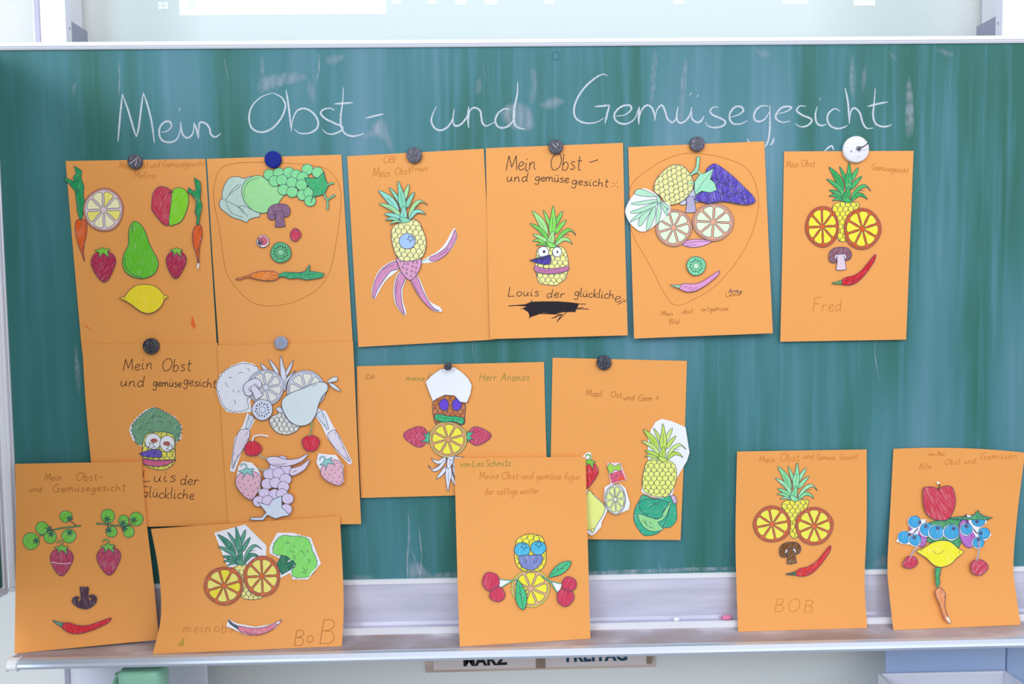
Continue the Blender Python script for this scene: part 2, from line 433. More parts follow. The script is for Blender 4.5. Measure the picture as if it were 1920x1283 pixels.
# ================================================================== the setting
ZT = at(960, 87, 0).z; ZB = at(960, 1081, 0).z; XL = at(15, 600, 0).x; XR = XL+2.02
ZTRAY = at(960, 1189, -.038).z
YW = .145
mb = MB(); mb.box(-3.2, 3.4, YW, YW+.12, 0, 3.0, WALL); struct('wall_back', mb)
FL = mat('grey_linoleum', (.30, .31, .32), .5); nz = noise(FL, (30, 30, 30)); bump(FL, nz.outputs['Fac'], .05, .002)
mb = MB(); mb.box(-3.2, 3.4, -5, YW+.12, -.1, 0, FL); struct('floor', mb)

# ---- chalkboard with tray and folding wing
bd = empty('chalkboard', ((XL+XR)/2, 0, ZB), 'long green school chalkboard with white chalk heading and aluminium tray', 'chalkboard')
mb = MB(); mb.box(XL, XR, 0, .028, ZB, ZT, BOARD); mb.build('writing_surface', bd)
mb = MB(); mb.extrude([(.03, ZT-.001), (-.003, ZT-.001), (-.005, ZT+.002), (-.003, ZT+.0035), (-.006, ZT+.005), (-.006, ZT+.011), (-.002, ZT+.013), (.03, ZT+.013)], XL-.02, XR+.02, ALUW)
mb.build('top_rail', bd)
mb = MB(); mb.box(XL-.006, XL, -.003, .03, ZB, ZT, ALU); mb.box(XL-.019, XL-.006, -.007, .03, ZB, ZT, ALUW); mb.build('side_rail', bd, bevel=.002)
z1 = at(960, 1092, -.006).z; z2 = at(960, 1168, -.012).z
mb = MB(); mb.extrude([(.03, ZB), (-.004, ZB), (-.007, ZB-.002), (-.007, z1+.001), (-.003, z1), (.03, z1)], XL-.02, XR+.02, ALUW); mb.build('bottom_rail', bd)
mb = MB(); mb.extrude([(.0, z1), (-.003, z1), (-.006, z1-.02), (-.010, z2+.006), (-.012, z2), (-.030, z2-.002), (-.030, z2-.006), (0, z2-.006)], XL+.02, XR+.02, PANEL); mb.build('back_panel', bd)
YF = atz(960, 1216, ZTRAY).y; XT = at(14, 1240, YF).x+.004
mb = MB(); zl = ZTRAY
mb.extrude([(.0, z2-.006), (-.030, z2-.006), (-.030, z2+.001), (-.034, z2+.003), (-.038, z2+.001), (-.0385, zl), (YF, zl), (YF, zl-.010), (0, zl-.010)], XT, XR+.02, TRAYM)
mb.build('chalk_ledge', bd)
mb = MB(); mb.extrude([(-.0295, z2-.003), (-.0295, z2+.0022), (-.034, z2+.0042), (-.0387, z2+.0022), (-.0387, z2-.007)], XT+.002, XR+.02, ALUW); mb.build('ledge_lip', bd)
pr = [(YF+.004, zl+.0008), (YF, zl+.0012), (YF-.006, zl-.0005), (YF-.011, zl-.006), (YF-.0125, zl-.010), (YF-.011, zl-.0145), (YF-.006, zl-.017), (YF+.004, zl-.017)]
mb = MB(); mb.extrude(pr, XT+.018, XR+.02, mat('polished_aluminium', (.66, .73, .88), .36, .6, .5)); mb.build('front_edge', bd, smooth=False)
pc = [(YF+(a-YF)*1.08, zl-.010+(c_-zl+.010)*1.1) for a, c_ in pr]
mb = MB(); mb.extrude(pc, XT, XT+.018, mat('white_plastic', (.85, .86, .90), .4)); mb.build('end_cap', bd, bevel=.002, label='white plastic end cap')
# wing folded towards the room on the left
XW = XL-.0225; ZWB = at(25, 1113, -.01).z
WG = mat('dark_ruled_board', (.02, .11, .085), .5, 0, .35)
mb = MB(); mb.box(XW-.022, XW, -.995, -.018, ZWB+.015, ZT-.005, WG)
for k in range(12):
    z = ZWB+.06+k*.036
    mb.box(XW-.0005, XW+.0006, -.98, -.03, z, z+.0016, mat('ruled_line', (.55, .6, .62), .7))
wg = mb.build('folding_wing', bd)
mb = MB()
mb.box(XW-.026, XW+.005, -.021, -.009, ZWB, ZT, ALU); mb.box(XW-.026, XW+.004, -1.005, -.99, ZWB, ZT, ALU)
mb.box(XW-.026, XW+.004, -1.005, -.009, ZWB, ZWB+.016, ALU); mb.box(XW-.026, XW+.004, -1.005, -.009, ZT-.012, ZT, ALU)
mb.build('wing_frame', wg, bevel=.003)

# ---- chalk heading, stroke by stroke
class Plain:
    curved = False
    def w(s, x, y, off): return at(x, y, -off)
    root = bd
A0, A1, A2, A3 = zoom(0, 0, 4), zoom(480, 0, 4), zoom(960, 0, 4), zoom(1440, 0, 4); PX = lambda p: p
Plain = Plain()
TITLE = [
(A0, '885,1065 900,880 918,705'), (A0, '918,705 965,840 1000,960 1022,1028'), (A0, '1022,1028 1040,960 1060,800 1075,695'), (A0, '1075,695 1110,800 1140,930 1158,1075'),
(A0, '1208,992 1250,985 1285,950 1275,915 1235,915 1200,955 1195,1010 1220,1055 1275,1068 1325,1045 1350,985 1356,915'), (A0, '1356,915 1360,970 1375,1015 1410,1035 1447,1000 1455,925'), (A0, '1352,808 1343,835'),
(A0, '1455,920 1475,975 1490,1040'), (A0, '1490,1040 1490,975 1500,920 1540,925 1570,960 1580,1005 1610,1028 1640,1015 1655,1000'),
(PX, '512,174 490,182 472,200 467,222 473,241 490,248 510,241 527,222 535,200 530,185 518,177 508,174'),
(A1, '225,675 245,800 265,985'), (A1, '265,985 275,900 310,830 370,815 430,850 465,910 455,965 400,998 330,1000 285,968'),
(A1, '590,830 560,812 510,820 485,850 520,890 590,925 645,950 640,980 580,1005 530,1000 498,970'), (A1, '655,655 650,760 635,880 640,950 665,1000 720,1022 780,1012 812,1000'), (A1, '588,780 650,776 728,770'), (A1, '820,888 890,870 958,855'),
(A1, '1352,800 1325,860 1315,910 1340,960 1385,978 1440,950 1475,890 1485,815'), (A1, '1478,870 1480,925 1500,945 1540,930 1585,870 1595,800'), (A1, '1595,800 1590,880 1595,960'), (A1, '1595,900 1605,830 1640,808 1680,830 1690,880 1700,925 1730,945 1790,915'),
(A1, '1905,825 1870,815 1820,845 1795,900 1810,945 1850,960 1900,940 1935,890 1942,820'), (A2, '42,615 40,700 15,830 15,910 40,955 100,968'),
(A2, '715,570 690,557 640,575 560,640 500,720 468,800 470,870 510,910 570,925 640,915 690,885'), (A2, '620,800 680,795 732,788'), (A2, '732,788 715,850 697,928'),
(A2, '780,872 850,860 895,820 880,790 820,800 770,850 775,900 820,928 870,925 920,890 950,810'), (A2, '955,800 950,870 952,935'), (A2, '952,900 970,830 1010,790 1050,810 1070,870 1072,905'), (A2, '1072,890 1090,820 1125,790 1150,840 1165,890 1200,918 1230,890 1245,800'),
(A2, '1245,800 1235,870 1250,918 1290,915 1330,870 1350,800'), (A2, '1347,830 1350,890 1390,918 1420,905 1440,870'), (A2, '1330,715 1350,695'), (A2, '1385,728 1398,712'),
(A2, '1550,805 1510,805 1485,835 1510,865 1570,890 1600,915 1580,945 1520,958 1470,945 1450,915'), (A2, '1640,880 1700,860 1735,830 1715,800 1670,805 1635,850 1635,900 1665,930 1720,928 1765,905'),
(A2, '1925,797 1870,795 1825,835 1815,885 1845,912 1895,895 1930,840'), (A3, '15,790 14,870 14,960 5,1040 -20,1095 -70,1100 -145,1062 -150,1040'),
(A3, '75,855 140,835 175,808 150,798 100,810 60,860 65,895 110,918 165,908'), (A3, '285,800 240,795 215,830 260,865 320,890 325,915 290,945 240,950 205,925'), (A3, '370,800 355,860 365,920 400,942 440,930'), (A3, '385,735 393,750'),
(A3, '540,835 500,815 455,850 445,900 470,945 520,965 570,955 595,940'), (A3, '578,660 600,770 610,930'), (A3, '610,930 620,840 650,810 690,850 710,920 740,962 790,960'), (A3, '805,665 795,780 788,870 810,930 860,950 905,945 928,932'), (A3, '745,800 820,780 900,765'),
(PX, '1443,272 1448,268 1452,258'), (PX, '1545,285 1553,277 1560,274 1563,282'),
]
WORDS = {}
for Z_, s_ in TITLE:
    P = mp(Z_, [tuple(map(float, q.split(','))) for q in s_.split()])
    k = sum(p[0] > x for x in (440, 760, 1050) for p in P[:1])
    if P[0][1] > 250 and P[0][0] > 1442 and Z_ is PX: k = 4
    if k not in WORDS: WORDS[k] = Cut(Plain, 'chalk_handwriting' if k < 4 else 'chalk_scrap_stroke', 0, None, None)
    WORDS[k].line(P, 4.1, CHALK, taper=True)
for c in WORDS.values(): c.done()
for poly in ['948,196 975,190 998,205 1004,232 998,245 970,246 950,238 938,215', '700,228 722,222 732,250 738,275 736,288 729,284 718,266 700,258 670,262 690,245',
             '993,130 1006,132 1008,165 1003,195 992,190 995,160', '134,162 143,150 145,152 141,175 135,178', '893,150 902,145 905,165 898,180 890,172',
             '1715,235 1708,150 1700,150 1697,240 1705,262', '1598,100 1606,150 1600,190 1592,150', '1622,120 1626,150 1618,180 1614,150', '580,150 592,170 590,192 580,188 574,165', '490,145 560,135 575,150 520,165 485,175',
             '1752,90 1775,92 1790,103 1780,108 1760,100', '1662,95 1675,100 1686,118 1676,114', '1412,88 1425,92 1440,90 1444,108 1430,110 1418,100',
             '1010,195 1040,180 1060,190 1040,205 1020,205', '662,1075 672,1078 700,1078 698,1088 662,1088', '770,1052 795,1060 810,1085 780,1086 764,1085',
             '140,640 146,660 152,705 148,745 140,700', '1640,1050 1662,1040 1664,1064 1636,1064', '612,106 640,100 648,108 630,122 612,122', '1226,90 1233,110 1225,190 1218,190 1222,120', '488,110 495,110 495,170 489,170', '1280,120 1290,120 1280,230 1272,225',
             '800,1078 860,1072 852,1086 800,1087', '1000,1080 1090,1072 1240,1066 1370,1063 1370,1070 1240,1074 1090,1082']:
    c = Cut(Plain, 'chalk_smudge', -.0001, None, None); c.soft([tuple(map(float, q.split(','))) for q in poly.split()], SMUDGE); c.done()
for s_, wd in [('765,965 767,1000 764,1040 764,1086', 4), ('785,985 790,1040 788,1086', 3), ('771,1030 782,1060 790,1086', 3), ('222,110 224,150 223,180', 3), ('597,100 598,130 592,155', 3), ('1300,1058 1302,1075', 5), ('1183,1072 1186,1078', 4), ('1235,1055 1240,1078', 4), ('905,120 912,150', 2), ('420,110 428,150', 3), ('1645,620 1640,660 1650,720', 2), ('885,640 888,670', 3), ('760,640 764,670', 3), ('720,655 722,680', 3), ('30,1080 60,1040', 2)]:
    c = Cut(Plain, 'chalk_streak', -.0001, None, None); c.line([tuple(map(float, q.split(','))) for q in s_.split()], wd, SCRAPE, taper=True); c.done()
c = Cut(Plain, 'magnet_ring_stain', -.0001, None, None); c.line(ell(1042, 105, 7, 8), 1, mat('magnet_ring_stain', (.02, .09, .09), .8), closed=True)
c.done()

# ---- lifting columns beside the board
CAS = mat('pale_grey_casing', (.82, .84, .95), .5, .05, .4); CASB = mat('blue_grey_casing', (.40, .52, .76), .5, .1, .4); GRV = mat('grey_groove', (.45, .44, .55), .5, .3)
def column(xi0, xi1, sgn, label):
    Yc = .052
    a = at(xi0, 40, Yc).x; b_ = at(xi1, 40, Yc).x           # outer face, inner face at the height of the board top
    x0, x1 = min(a, b_), max(a, b_)
    o = empty('lifting_column', ((x0+x1)/2, YW-.02, 0), label, 'column')
    mb = MB(); mb.box(x0, x1, Yc, YW-.012, 0, 2.45, ALUW); mb.build('post', o, bevel=.003)
    mb = MB(); xm = x0+(x1-x0)*(.18 if sgn < 0 else .82); mb.box(xm-.0045, xm+.0045, Yc-.0025, Yc+.004, 0, 2.45, GRV)
    xs_ = x1 if sgn < 0 else x0; mb.box(xs_-.006, xs_+.006, Yc-.002, Yc+.02, 0, 2.45, CAS); mb.build('guide_rail', o)
    zt_ = at(xi1, 31 if sgn < 0 else 22, Yc).z
    mb = MB(); xb = x1 if sgn < 0 else x0
    mb.box(xb-.002, xb+.002, Yc, YW, ZB-.1, zt_, mat('grey_bracket', (.36, .38, .50) if sgn < 0 else (.42, .50, .66), .5, .2))
    for zz in (zt_-.018, zt_-.048): mb.tube([(xb-sgn*.002, Yc+.012, zz), (xb-sgn*.0065, Yc+.012, zz)], .003, GRV)
    mb.build('wall_bracket', o)
    return o, x0, x1
colL, lx0, lx1 = column(60, 118, -1, 'white aluminium lifting column at the left end of the board')
colR, rx0, rx1 = column(1945, 1884, 1, 'white aluminium lifting column at the right end of the board')
# casings under the board
def casing(o, p0, p1, y, mt, name='lower_casing'):
    mb = MB(); a, b_ = at(p0, 1265, y).x, at(p1, 1265, y).x; mb.box(a, b_, y, y+.006, .05, ZTRAY-.05, mt); mb.build(name, o, bevel=.003)
casing(colL, 145, 388, .044, CAS); casing(colR, 1661, 1886, .044, CASB); casing(colR, 1888, 1990, .044, mat('blue_grey_post_shade', (.34, .46, .70), .5, .1, .4), 'post_shade_plate')  # last plate is added, the right post's shade put into its colour

# ---- metal pans on the column feet
STEEL = mat('blue_grey_steel', (.40, .46, .60), .45, .4)
def pan(x0, x1, y0, y1, z, label):
    o = empty('metal_pan', ((x0+x1)/2, (y0+y1)/2, z-.05), label, 'pan')
    mb = MB(); mb.box(x0, x1, y0, y1, z-.05, z-.047, STEEL); mb.build('pan_floor', o)
    mb = MB(); t = .006
    mb.box(x0, x0+t, y0, y1, z-.047, z, ALUW); mb.box(x1-t, x1, y0, y1, z-.047, z, ALUW)
    mb.box(x0+t, x1-t, y0, y0+t, z-.047, z, ALUW); mb.box(x0+t, x1-t, y1-t, y1, z-.047, z, ALUW); mb.build('rim', o, bevel=.002)
    return o
pz = at(1650, 1262, .042).z
pr_ = pan(at(1646, 1262, .042).x, at(1885, 1253, .042).x, -.20, .042, pz, 'blue grey metal pan below the tray at the right edge')
pl_ = pan(at(150, 1290, .02).x, at(385, 1290, .02).x, -.16, .042, at(240, 1330, -.05).z, 'metal pan carrying the mint green tub')
# mint tub
mx, my = at(270, 1270, -.07).x, -.07; mz = at(240, 1330, -.05).z-.0465; mtz = at(280, 1262, -.10).z
MINT = mat('mint_plastic', '#8fcdb2', .3, 0, .5)
o = empty('plastic_tub', (mx, my, mz), 'mint green plastic tub under the left end of the tray', 'tub')
mb = MB(); hw, hd = .038, .03
prof = [(.86, 0), (.93, .005), (1, (mtz-mz)*.7), (1.03, (mtz-mz)*.86), (1.0, (mtz-mz)*.96), (.90, mtz-mz)]
vs = []; n = 28
for sc_, h_ in prof:
    for k in range(n):
        a = 2*math.pi*k/n; ca, sa = math.cos(a), math.sin(a); e = .45
        vs.append((mx+hw*sc_*math.copysign(abs(ca)**e, ca), my+hd*sc_*math.copysign(abs(sa)**e, sa), mz+h_))
fs = [(j*n+k, j*n+(k+1) % n, (j+1)*n+(k+1) % n, (j+1)*n+k) for j in range(len(prof)-1) for k in range(n)]+[tuple(range(n)), tuple(range((len(prof)-1)*n, len(prof)*n))]
mb.add(vs, fs, MINT); mb.build('body', o, smooth=True)
mb = MB(); mb.tube([(mx-.036, my, mtz-.012), (mx-.048, my, mtz-.016), (mx-.052, my, mtz-.03), (mx-.047, my, mtz-.05), (mx-.034, my, mtz-.058)], .005, MINT); mb.build('handle', o, smooth=True)

# ---- wooden date board on the wall under the tray
WOOD = mat('pale_wood', (.62, .50, .44), .6); nz = noise(WOOD, (4, 60, 60), detail=4)
r = ramp(WOOD, nz.outputs['Fac'], [(.35, (.50, .39, .34)), (.65, (.66, .54, .47))]); WOOD.node_tree.links.new(r.outputs[0], WOOD.node_tree.nodes['Principled BSDF'].inputs['Base Color'])
CARD = mat('pale_card', (.74, .66, .66), .6); DIV = mat('brown_divider', (.30, .22, .17), .6)
yb = YW-.006
p0, p1 = at(798, 1262, yb), at(1228, 1251, yb); sl = (p1.z-p0.z)/(p1.x-p0.x)
def slab(x0, x1, za, zb_, y0, y1, mt, mb):     # board that follows the slight tilt
    f = lambda x, z: z+sl*(x-p0.x)
    vs = [(x, y, f(x, z)) for x in (x0, x1) for y in (y0, y1) for z in (za, zb_)]
    mb.add(vs, [(0, 1, 3, 2), (4, 6, 7, 5), (0, 4, 5, 1), (2, 3, 7, 6), (0, 2, 6, 4), (1, 5, 7, 3)], mt)
zlo = p0.z; H_ = .075
o = empty('date_board', ((p0.x+p1.x)/2, YW, zlo), 'wooden date board with month and weekday cards on the wall below the tray', 'calendar')
mb = MB(); slab(p0.x, p1.x, zlo, zlo+H_, yb, YW, WOOD, mb); mb.build('back_board', o)
xs = [at(p, 1250, yb).x for p in (813, 1005, 1022, 1212)]
mb = MB(); slab(xs[1], xs[2], zlo+.006, zlo+H_, yb-.006, yb, DIV, mb); mb.build('divider', o)
mb = MB(); slab(xs[3], xs[3]+.010, zlo+.01, zlo+H_, yb-.006, yb, DIV, mb); mb.build('divider', o)
def card(i, j, txt, tp, size, colr, name):
    mb = MB(); slab(xs[i], xs[j], zlo+.007, zlo+H_, yb-.004, yb, CARD, mb); cobj = mb.build(name, o)
    cu = bpy.data.curves.new('lettering', 'FONT'); cu.body = txt; cu.size = size; cu.offset = size*.04; cu.extrude = .0006; cu.space_character = 1.06
    t = bpy.data.objects.new('lettering_source', cu); COL.objects.link(t)
    me = bpy.data.meshes.new_from_object(t.evaluated_get(bpy.context.evaluated_depsgraph_get())); COL.objects.unlink(t); bpy.data.objects.remove(t)
    mn = [min(v.co[k] for v in me.vertices) for k in (0, 1)]; mx_ = [max(v.co[k] for v in me.vertices) for k in (0, 1)]
    a, b_ = at(tp[0], tp[2], yb-.005), at(tp[1], tp[3], yb-.005)
    k = (b_.x-a.x)/(mx_[0]-mn[0]); off = parent_origin(cobj)
    for v in me.vertices:
        x, y, z = v.co; X = a.x+(x-mn[0])*k
        v.co = Vector((X, yb-.0042-z, a.z+(b_.z-a.z)*(X-a.x)/(b_.x-a.x)+y*k*1.0))-off
    me.materials.clear(); me.materials.append(colr)
    ob = bpy.data.objects.new('lettering', me); COL.objects.link(ob); ob.parent = cobj
card(0, 1, 'MÄRZ', (869, 952, 1249, 1246), .05, mat('black_lettering', (.012, .012, .02), .6), 'month_card')
card(2, 3, 'FREITAG', (1062, 1176, 1241, 1238), .05, mat('teal_lettering', (.01, .07, .12), .6), 'weekday_card')

# ---- chalk stubs in the groove
def stub(px, py, ln, rad, colr, label, rot):
    ce = at(px, py, -.021); zc = z2-.001+rad
    o = MB(); X, Z = ce.x, zc
    o.tube([(X-ln/2, -.021-rot, zc), (X-ln/2+.0012, -.021-rot*.8, zc), (X+ln/2-.001, -.021+rot*.8, zc), (X+ln/2, -.021+rot, zc)], [rad*.8, rad, rad, rad*.75], colr, 12)
    q = o.build('chalk_stick'); q.location = (0, 0, 0); tag(q, label, 'chalk', None); return q
stub(1268, 1171, .010, .0038, mat('chalk_white', (.86, .88, .90), .9), 'tiny white chalk stub in the tray groove', .001)
stub(1362, 1168, .017, .0052, mat('chalk_pink', (.80, .25, .42), .9), 'pink chalk stub in the tray groove beside the brown mushroom sheet', .002)

# ---- projected desktop bar on the wall above the board
def emit(name, c_, s_, base=(.62, .70, .71)):
    m = mat(name, base, .8); b = m.node_tree.nodes['Principled BSDF']
    b.inputs['Emission Color'].default_value = (*c_, 1); b.inputs['Emission Strength'].default_value = s_; return m
P_BAR = emit('projected_cyan', (.74, .96, 1.0), .14); P_WH = emit('projected_white', (.95, 1, .95), .42); P_IC = emit('projected_icon', (.95, 1, .9), .30); P_LO = emit('projected_pale', (.9, .97, 1), .30)
N, L, b = nodes(P_BAR); tcg = N.new('ShaderNodeTexCoord'); sxg = N.new('ShaderNodeSeparateXYZ'); L.new(tcg.outputs['Generated'], sxg.inputs[0])
rg = ramp(P_BAR, sxg.outputs['X'], [(.0, (0, 0, 0)), (.13, (1, 1, 1)), (.80, (1, 1, 1)), (1, (.0, .0, .0))]); L.new(rg.outputs[0], b.inputs['Alpha'])
po = empty('projected_taskbar', at(1100, 60, YW), 'pale projected computer taskbar on the wall above the board', 'projection')
def plate(name, x0, y0, x1, y1, mt, d, par, names=None):
    a, b_ = at(x0, y0, YW), at(x1, y1, YW)
    mb = MB(); mb.box(min(a.x, b_.x), max(a.x, b_.x), YW-d, YW-d+.0006, min(a.z, b_.z), max(a.z, b_.z), mt); return mb.build(name, par)
plate('light_bar', 150, -120, 1850, 130, P_BAR, .0007, po)
sb = plate('search_field', 336, -14, 724, 27, P_WH, .0014, po)
lg = MB()
for i in (0, 1):
    for j in (0, 1):
        a, b_ = at(297.5+i*10, 4.5+j*7, YW), at(306+i*10, 10.5+j*7, YW)
        lg.box(a.x, b_.x, YW-.0014, YW-.0008, min(a.z, b_.z), max(a.z, b_.z), P_LO)
lg.build('start_icon', po)
c = Cut(Plain, 'magnifier_icon', -YW+.002, None, None); c.s = type('W', (), dict(curved=False, root=po, w=lambda s, x, y, off: at(x, y, YW-.0026)))()
P_MG = emit('projected_grey', (.74, .96, .9), .12); c.line(ell(361, 6, 5.5, 5.5), 1.4, P_MG, closed=True); c.line([(357, 11), (352, 17)], 1.6, P_MG); c.parent = None; c.done()
for x, y, w_ in [(744, 0, 16), (810, 0, 16), (864, 1, 22), (920, 1, 26), (1030, 0, 20), (1272, 0, 20), (1490, 0, 46), (1620, 2, 40)]:
    plate('taskbar_icon', x-w_/2, -14, x+w_/2, y+9, P_IC, .0014, po)

# ================================================================== sheets
G1 = 'orange fruit face sheets on the chalkboard'
def hang(b=.0022, c_=.006, skew=0): return lambda S_, T_: -(b+c_*T_*T_+skew*S_*T_*T_)
def prop(b, bl, br, top_l=None, p=1.9):      # leaning sheet whose foot stands on the ledge
    yl = max(YF+.004, min(-.042, atz(*bl, ZTRAY+.0004).y)); yr = max(YF+.004, min(-.042, atz(*br, ZTRAY+.0004).y))
    return lambda S_, T_: -(b+(-(yl+(yr-yl)*S_)-b)*T_**p)
RA, RB, RC, RD, RE, RF = [zoom(x, y, 3.563) for x, y in ((110, 280), (380, 280), (640, 270), (900, 270), (1160, 270), (1440, 270))]
RG = zoom(150, 630, 3.889); RH = zoom(395, 630, 3.666); RI = zoom(660, 660, 4.582); RJ = zoom(1020, 650, 3.467)
RK = zoom(10, 860, 3.563); RL = zoom(280, 960, 4.753); RM = zoom(840, 850, 3.468); RN = zoom(1370, 830, 3.468); RO = zoom(1650, 830, 3.467)

# ---- templates of the colouring sheet fruit
CROWN = [  # leaf outlines, back to front
 '478,150 510,195 525,240 515,268 505,240 495,215', '605,158 592,205 562,250 552,225 578,182', '408,153 470,200 500,250 508,300 492,314 458,262 430,205',
 '627,215 605,255 566,302 556,278 585,240', '688,316 668,295 648,288 615,308 578,345 555,372 562,335 600,287 640,270 668,286', '665,371 645,358 612,350 575,372 548,385 570,350 602,326 640,336',
 '542,122 556,190 561,250 548,320 522,312 514,250 528,190', '392,235 440,250 480,280 508,322 500,345 470,310 430,272', '410,308 450,310 498,335 505,362 450,336',
 '408,350 440,335 482,352 500,378 440,352', '430,380 460,362 500,374 525,390 470,376', '540,285 550,335 535,372 500,360 515,320', '498,352 540,364 560,388 515,390']
def pts(s_): return [tuple(map(float, q.split(','))) for q in s_.split()]
def crown(ct, R, q0, q1, cols, w=1, flip=False, skip=()):
    T = simil((530, 388), (542, 122), q0, q1, w, flip)
    for i, s_ in enumerate(CROWN):
        if i in skip: continue
        P = mp(R, mp(T, pts(s_)))
        ct.fill(P, crayon(cols[i % len(cols)])); ct.line(P, 1.05, None, True)
        if i in (2, 6, 7, 11, 4):
            a = P[0]; cx = sum(p[0] for p in P)/len(P); cy = sum(p[1] for p in P)/len(P)
            ct.line([(a[0]*.35+cx*.65, a[1]*.35+cy*.65), (cx, cy), (cx*1.3-a[0]*.3, cy*1.3-a[1]*.3)], .8)
def scales(ct, P, rows=9, cols=5.5, tilt=0, wd=1.0):
    xs = [p[0] for p in P]; ys = [p[1] for p in P]; x0, x1, y0, y1 = min(xs), max(xs), min(ys), max(ys)
    sw = (x1-x0)/cols; sh = (y1-y0)/rows; cx, cy = (x0+x1)/2, (y0+y1)/2; B = cat_closed(P, 4)
    for r_ in range(-3, rows+4):
        for q in range(-3, int(cols)+5):
            ox = x0+(q+(.5 if r_ % 2 else 0))*sw; oy = y0+(r_+1)*sh
            run = []; jx, jy = random.uniform(-.07, .07)*sw, random.uniform(-.08, .08)*sh; ox += jx; oy += jy; hh = random.uniform(.86, 1.02)
            for k in range(9):
                a = math.pi*k/8; u = ox-math.cos(a)*sw*.5-cx; v = oy-math.sin(a)**.7*sh*1.05-cy if False else oy-(math.sin(a)**.8)*sh*hh-cy
                p = (cx+u*math.cos(tilt)-v*math.sin(tilt), cy+u*math.sin(tilt)+v*math.cos(tilt))
                if inside(p, B): run.append(p)
                else:
                    if len(run) > 2: ct.line(run, wd, smooth=False)
                    run = []
            if len(run) > 2: ct.line(run, wd, smooth=False)
def body(ct, R, s_, colr, rows=9, cols=5.5, tilt=0):
    P = mp(R, pts(s_)); ct.shape(P, crayon(colr)); scales(ct, P, rows, cols, tilt); return ct
def orange(S, R, cx, cy, rx, ry, rot, rind, seg, outer=None, nm='orange_slice', label=None, segs2=None):
    ct = S.cut(nm, label=label)
    ou = mp(R, ell(cx, cy, rx, ry, 26, .015)); ct.fill(ou, crayon(outer or rind, .2)); ct.line(ou, 1.0, None, True)
    if outer: ct.fill(mp(R, ell(cx, cy, rx*.93, ry*.93, 26, .012)), crayon(rind, .2), rim=False)
    ct.line(mp(R, ell(cx, cy, rx*.925, ry*.925, 26, .012)), 1.0, None, True)
    for k in range(8):
        a = rot+k*math.pi/4; h = math.pi/8-.015
        W = []
        for rr, da in ((.13, 0), (.42, -.74), (.74, -.86), (.83, -.62), (.845, 0), (.83, .62), (.74, .86), (.42, .74)):
            if rr < .5 and da: da *= .92
            W.append((cx+rx*rr*math.cos(a+da*h), cy+ry*rr*math.sin(a+da*h)))
        P = mp(R, W); cl = seg if (k % 3 or not segs2) else segs2
        ct.fill(P, crayon(cl, .3), rim=False); ct.line(P, 1.1, None, True)
    ct.fill(mp(R, ell(cx, cy, rx*.075, ry*.075, 8)), crayon(outer if outer and outer[1:3] > 'e8' and False else rind, .2), rim=False)
    return ct.done()
SB_BODY = '640,605 616,640 616,675 635,720 665,762 693,780 720,765 750,712 768,660 762,625 735,600 690,592'
SB_SEED = '630,655 640,690 655,635 660,672 672,705 680,745 690,650 700,682 712,722 705,755 720,640 730,672 745,630 752,662 738,705 690,765 652,725'
SB_LEAF = '638,585 665,580 685,568 702,576 735,580 718,595 728,635 706,614 690,602 660,632 668,603'
def strawberry(S, R, q0, q1, colr, leaf, w=1, curl=True, hull=None, wline=False, flip=False, label=None):
    ct = S.cut('strawberry', label=label); T = simil((686, 590), (693, 780), q0, q1, w, flip)
    if hull: ct.fill(mp(R, pts(hull)), WHITE, smooth=False)
    ct.shape(mp(R, mp(T, pts(SB_BODY))), crayon(colr))
    for p in pts(SB_SEED):
        a, b_ = R(T(p)), R(T((p[0]+3, p[1]+8))); ct.line([a, b_], 1.5)
    if wline: ct.line(mp(R, mp(T, pts('622,688 690,696 755,688'))), 1.2, WHITE)
    ct.done(); k = ct.sub('leaf_crown')
    k.shape(mp(R, mp(T, pts(SB_LEAF))), crayon(leaf), 1, smooth=False)
    if curl:
        q = mp(R, mp(T, pts('688,572 690,552 676,541 660,546 656,557'))); k.line(q, 3.0); k.line(q, 1.8, crayon(leaf))
    k.done(); return ct
CH_BODY = '490,914 520,892 570,880 620,850 660,805 700,755 718,738 716,770 690,815 650,870 600,920 550,942 500,940 488,928'
def chili(S, R, q0, q1, colr, stem, w=1, label=None, hull=None):
    ct = S.cut('chili_pepper', label=label); T = simil((425, 930), (718, 738), q0, q1, w)
    if hull: ct.fill(mp(R, pts(hull)), WHITE, smooth=False)
    ct.shape(mp(R, mp(T, pts(CH_BODY))), crayon(colr, .25))
    for s_ in ('515,915 540,910', '550,915 575,905', '585,908 610,893', '560,925 590,915'): ct.line(mp(R, mp(T, pts(s_))), .9)
    ct.done(); k = ct.sub('stem'); k.shape(mp(R, mp(T, pts('425,930 465,920 488,911 494,924 490,936 460,936'))), crayon(stem), 1.0); k.done(); return ct
MU_CAP = '408,757 415,720 447,695 490,690 535,697 558,730 551,766 526,778 512,768 505,745 462,748 460,775 452,792 430,794 412,780'
def mushroom(S, R, q0, q1, cap, stem, w=1, gill='#e6dcea', flip=False, label=None):
    ct = S.cut('mushroom', label=label); T = simil((490, 690), (489, 842), q0, q1, w, flip)
    ct.shape(mp(R, mp(T, pts(MU_CAP))), crayon(cap)); ct.done()
    k = ct.sub('stem'); k.shape(mp(R, mp(T, pts('460,740 507,735 513,772 523,838 490,844 455,842 463,790'))), crayon(stem), 1.0, smooth=False)
    for s_ in ('446,764 450,745 462,737 466,752 456,756 457,766', '523,764 520,745 508,735 504,752 513,755 513,766'): k.shape(mp(R, mp(T, pts(s_))), crayon(gill), .9)
    k.done(); return ct
